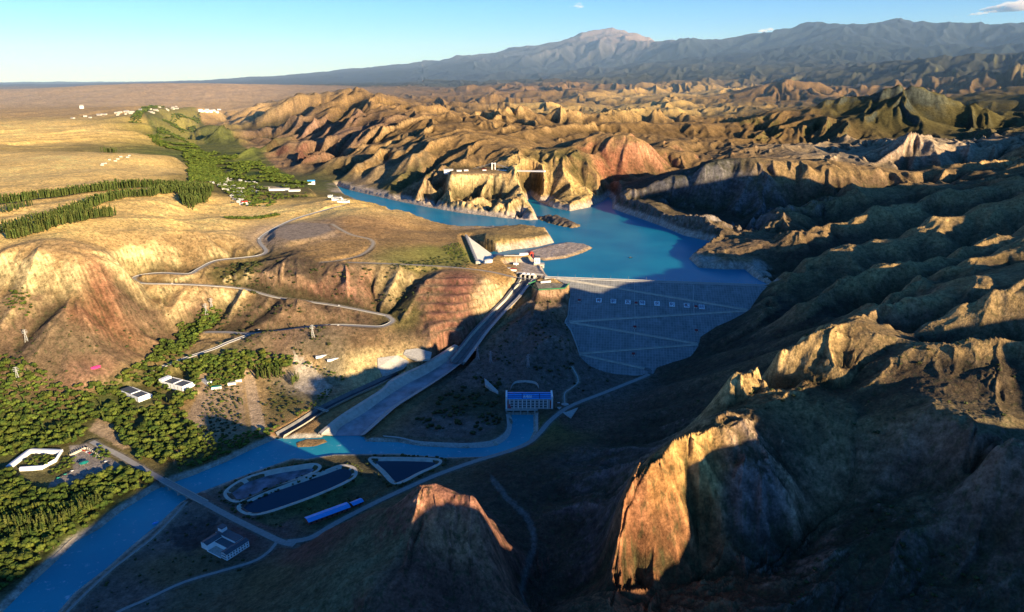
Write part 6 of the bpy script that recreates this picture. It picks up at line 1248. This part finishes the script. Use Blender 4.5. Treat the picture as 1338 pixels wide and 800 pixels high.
def house(px, py, w_, d_, h_, rz, roof, lab, nm='house', wall='white', grp=None, k=1.0, proto={}):
    x,y,z = G(px,py); key = (roof, wall)
    if key not in proto:
        b = MB(); b.box(-.5,-.5,-.6,.5,.5,1.0); me_w = b.mesh('wall', M[wall]); b = MB(); b.gable(-.5,-.5,.5,.5,1.02,.42,.05,0,0,.04); proto[key] = (me_w, b.mesh('roof', M[roof]))
    o = empty(nm, (x,y,z), rz, lab, 'house' if nm == 'house' else nm.replace('_',' '), grp); a = link('wall', proto[key][0], o); r = link('roof', proto[key][1], o); o.scale = (w_, d_, h_); return o
for px, py, w_, d_, h_, rz, rf_, lab in ((586,225.5,34,14,9,.1,'offwhite','white block at the left end of the settlement by the far suspension bridge'),(600,224,18,8,4,.1,'offwhite','low white house next to the white block by the far bridge'),(609,223.5,16,8,4,.2,'offwhite','low white house midway between the white block and the bridge tower'),(633,223,14,8,4,0,'redbright','small red roofed house left of the far bridge tower'),
  (407,241,28,16,12,.2,'blue','white and blue block at the water end of the village valley'),(380,244.5,60,12,6,.15,'offwhite','long white hall right of the village, the upper one'),(365,249,70,14,6,.12,'offwhite','long white hall right of the village, the lower one'),(385,250,40,12,5,.15,'offwhite','shorter white hall below the blue and white block'),(320,267,16,11,7,.3,'redbright','house with a bright red roof at the lower end of the village'),(107,142,24,20,20,0,'offwhite','lone pale tower building on the plain left of the far town')):
    house(px, py, w_, d_, h_, rz, rf_, lab)
g = np.random.default_rng(5); vp = [(272,234),(290,232),(318,236),(335,240),(352,246),(340,252),(322,252),(318,262),(324,268),(312,268),(300,256),(288,244),(274,240)]
n = 0
while n < 95:
    px, py = g.uniform(268,366), g.uniform(230,270)
    if not inside(np.array([px]), np.array([py]), vp)[0]: continue
    house(px, py, g.uniform(9,15), g.uniform(7,9), g.uniform(3.6,4.8), g.uniform(-.3,.5)+(1.57 if g.random() < .3 else 0), 'offwhite' if g.random() < .7 else 'roofgrey', 'small pale walled village house in the cluster between the windbreak and the golden hills', wall='offwhite', grp='village houses'); n += 1
for k in range(26):
    f = g.random(); house(430+25*f+g.normal()*2, 257+8*f+g.normal()*1.6, g.uniform(9,15), 8, 4.5, g.uniform(-.3,.5), 'offwhite' if g.random() < .6 else 'roofgrey', 'small white house of the hamlet on the hillside above the reservoir arm', grp='hamlet houses')
for k in range(34):
    f = g.random(); house(90+140*f+g.normal()*4, 156-14*f**.8+g.normal()*1.6, g.uniform(16,34), g.uniform(12,18), g.uniform(5,8), g.uniform(-.4,.4), 'offwhite', 'pale building of the far town strung along the plain', 'town_building', wall='concrete_lit', grp='buildings of the far town')
for k in range(9): house(130+5*k+g.normal()*1.5, 215-1.3*k+g.normal()*1.0, g.uniform(7,12), 6, 3, .3, 'offwhite', 'small pale farm building on the golden plateau', 'farm_building', wall='concrete_lit', grp='farm buildings on the plateau')
for k in range(14): house(255+g.uniform(0,32), 146+g.normal()*1.2, g.uniform(25,40), 18, 8, .1, 'offwhite', 'small white building at the far head of the green valley', 'valley_building', grp='buildings at the head of the valley')
# clouds low over the right-hand range
cm, ct, cb = nt('cloud_white', 1.0); cb.inputs['Base Color'].default_value = (.9,.9,.92,1); cb.inputs['Specular IOR Level'].default_value = 0
ct.nodes.remove(cb); cv = ct.nodes.new('ShaderNodeVolumeScatter'); cv.inputs['Color'].default_value = (.97,.97,1,1); cv.inputs['Density'].default_value = .0022; cv.inputs['Anisotropy'].default_value = -.15; scn.cycles.volume_bounces = 2; ct.links.new(cv.outputs['Volume'], [n_ for n_ in ct.nodes if n_.type == 'OUTPUT_MATERIAL'][0].inputs['Volume'])
for px, py, wpx, hpx, nl in ((1318,14,20,12,46),(1274,20,9,4,18),(1000,41,8,4,14),(757,8.5,13,3.0,16),(1344,10,15,15,30)):
    cx0, cy0, cz0 = PT(px, py, 36000); b = []; fs = []; n = 0; gg = np.random.default_rng(int(px)); sc = 36000/F
    for k in range(nl):
        u = gg.normal()*.42; rr_ = (1-abs(u)*.7)*hpx*.55*sc*(.5+.6*gg.random()); rr_ = max(rr_*1.35, hpx*.3*sc)
        bv, bf = I2; v = bv*rr_*np.array([1.7,1.2,.8])*(1+.25*(gg.random(len(bv))-.5))[:,None]; v[:,2] = np.where(v[:,2] < -rr_*.25, -rr_*.25, v[:,2]); v += np.array([cx0+u*wpx*sc, cy0+gg.normal()*600, cz0+gg.random()*hpx*.35*sc]); b.append(v); fs.append(bf+n); n += len(v)
    tag(link('cloud', mesh_np('cloud', np.concatenate(b), np.concatenate(fs), cm, True)), kind='structure')
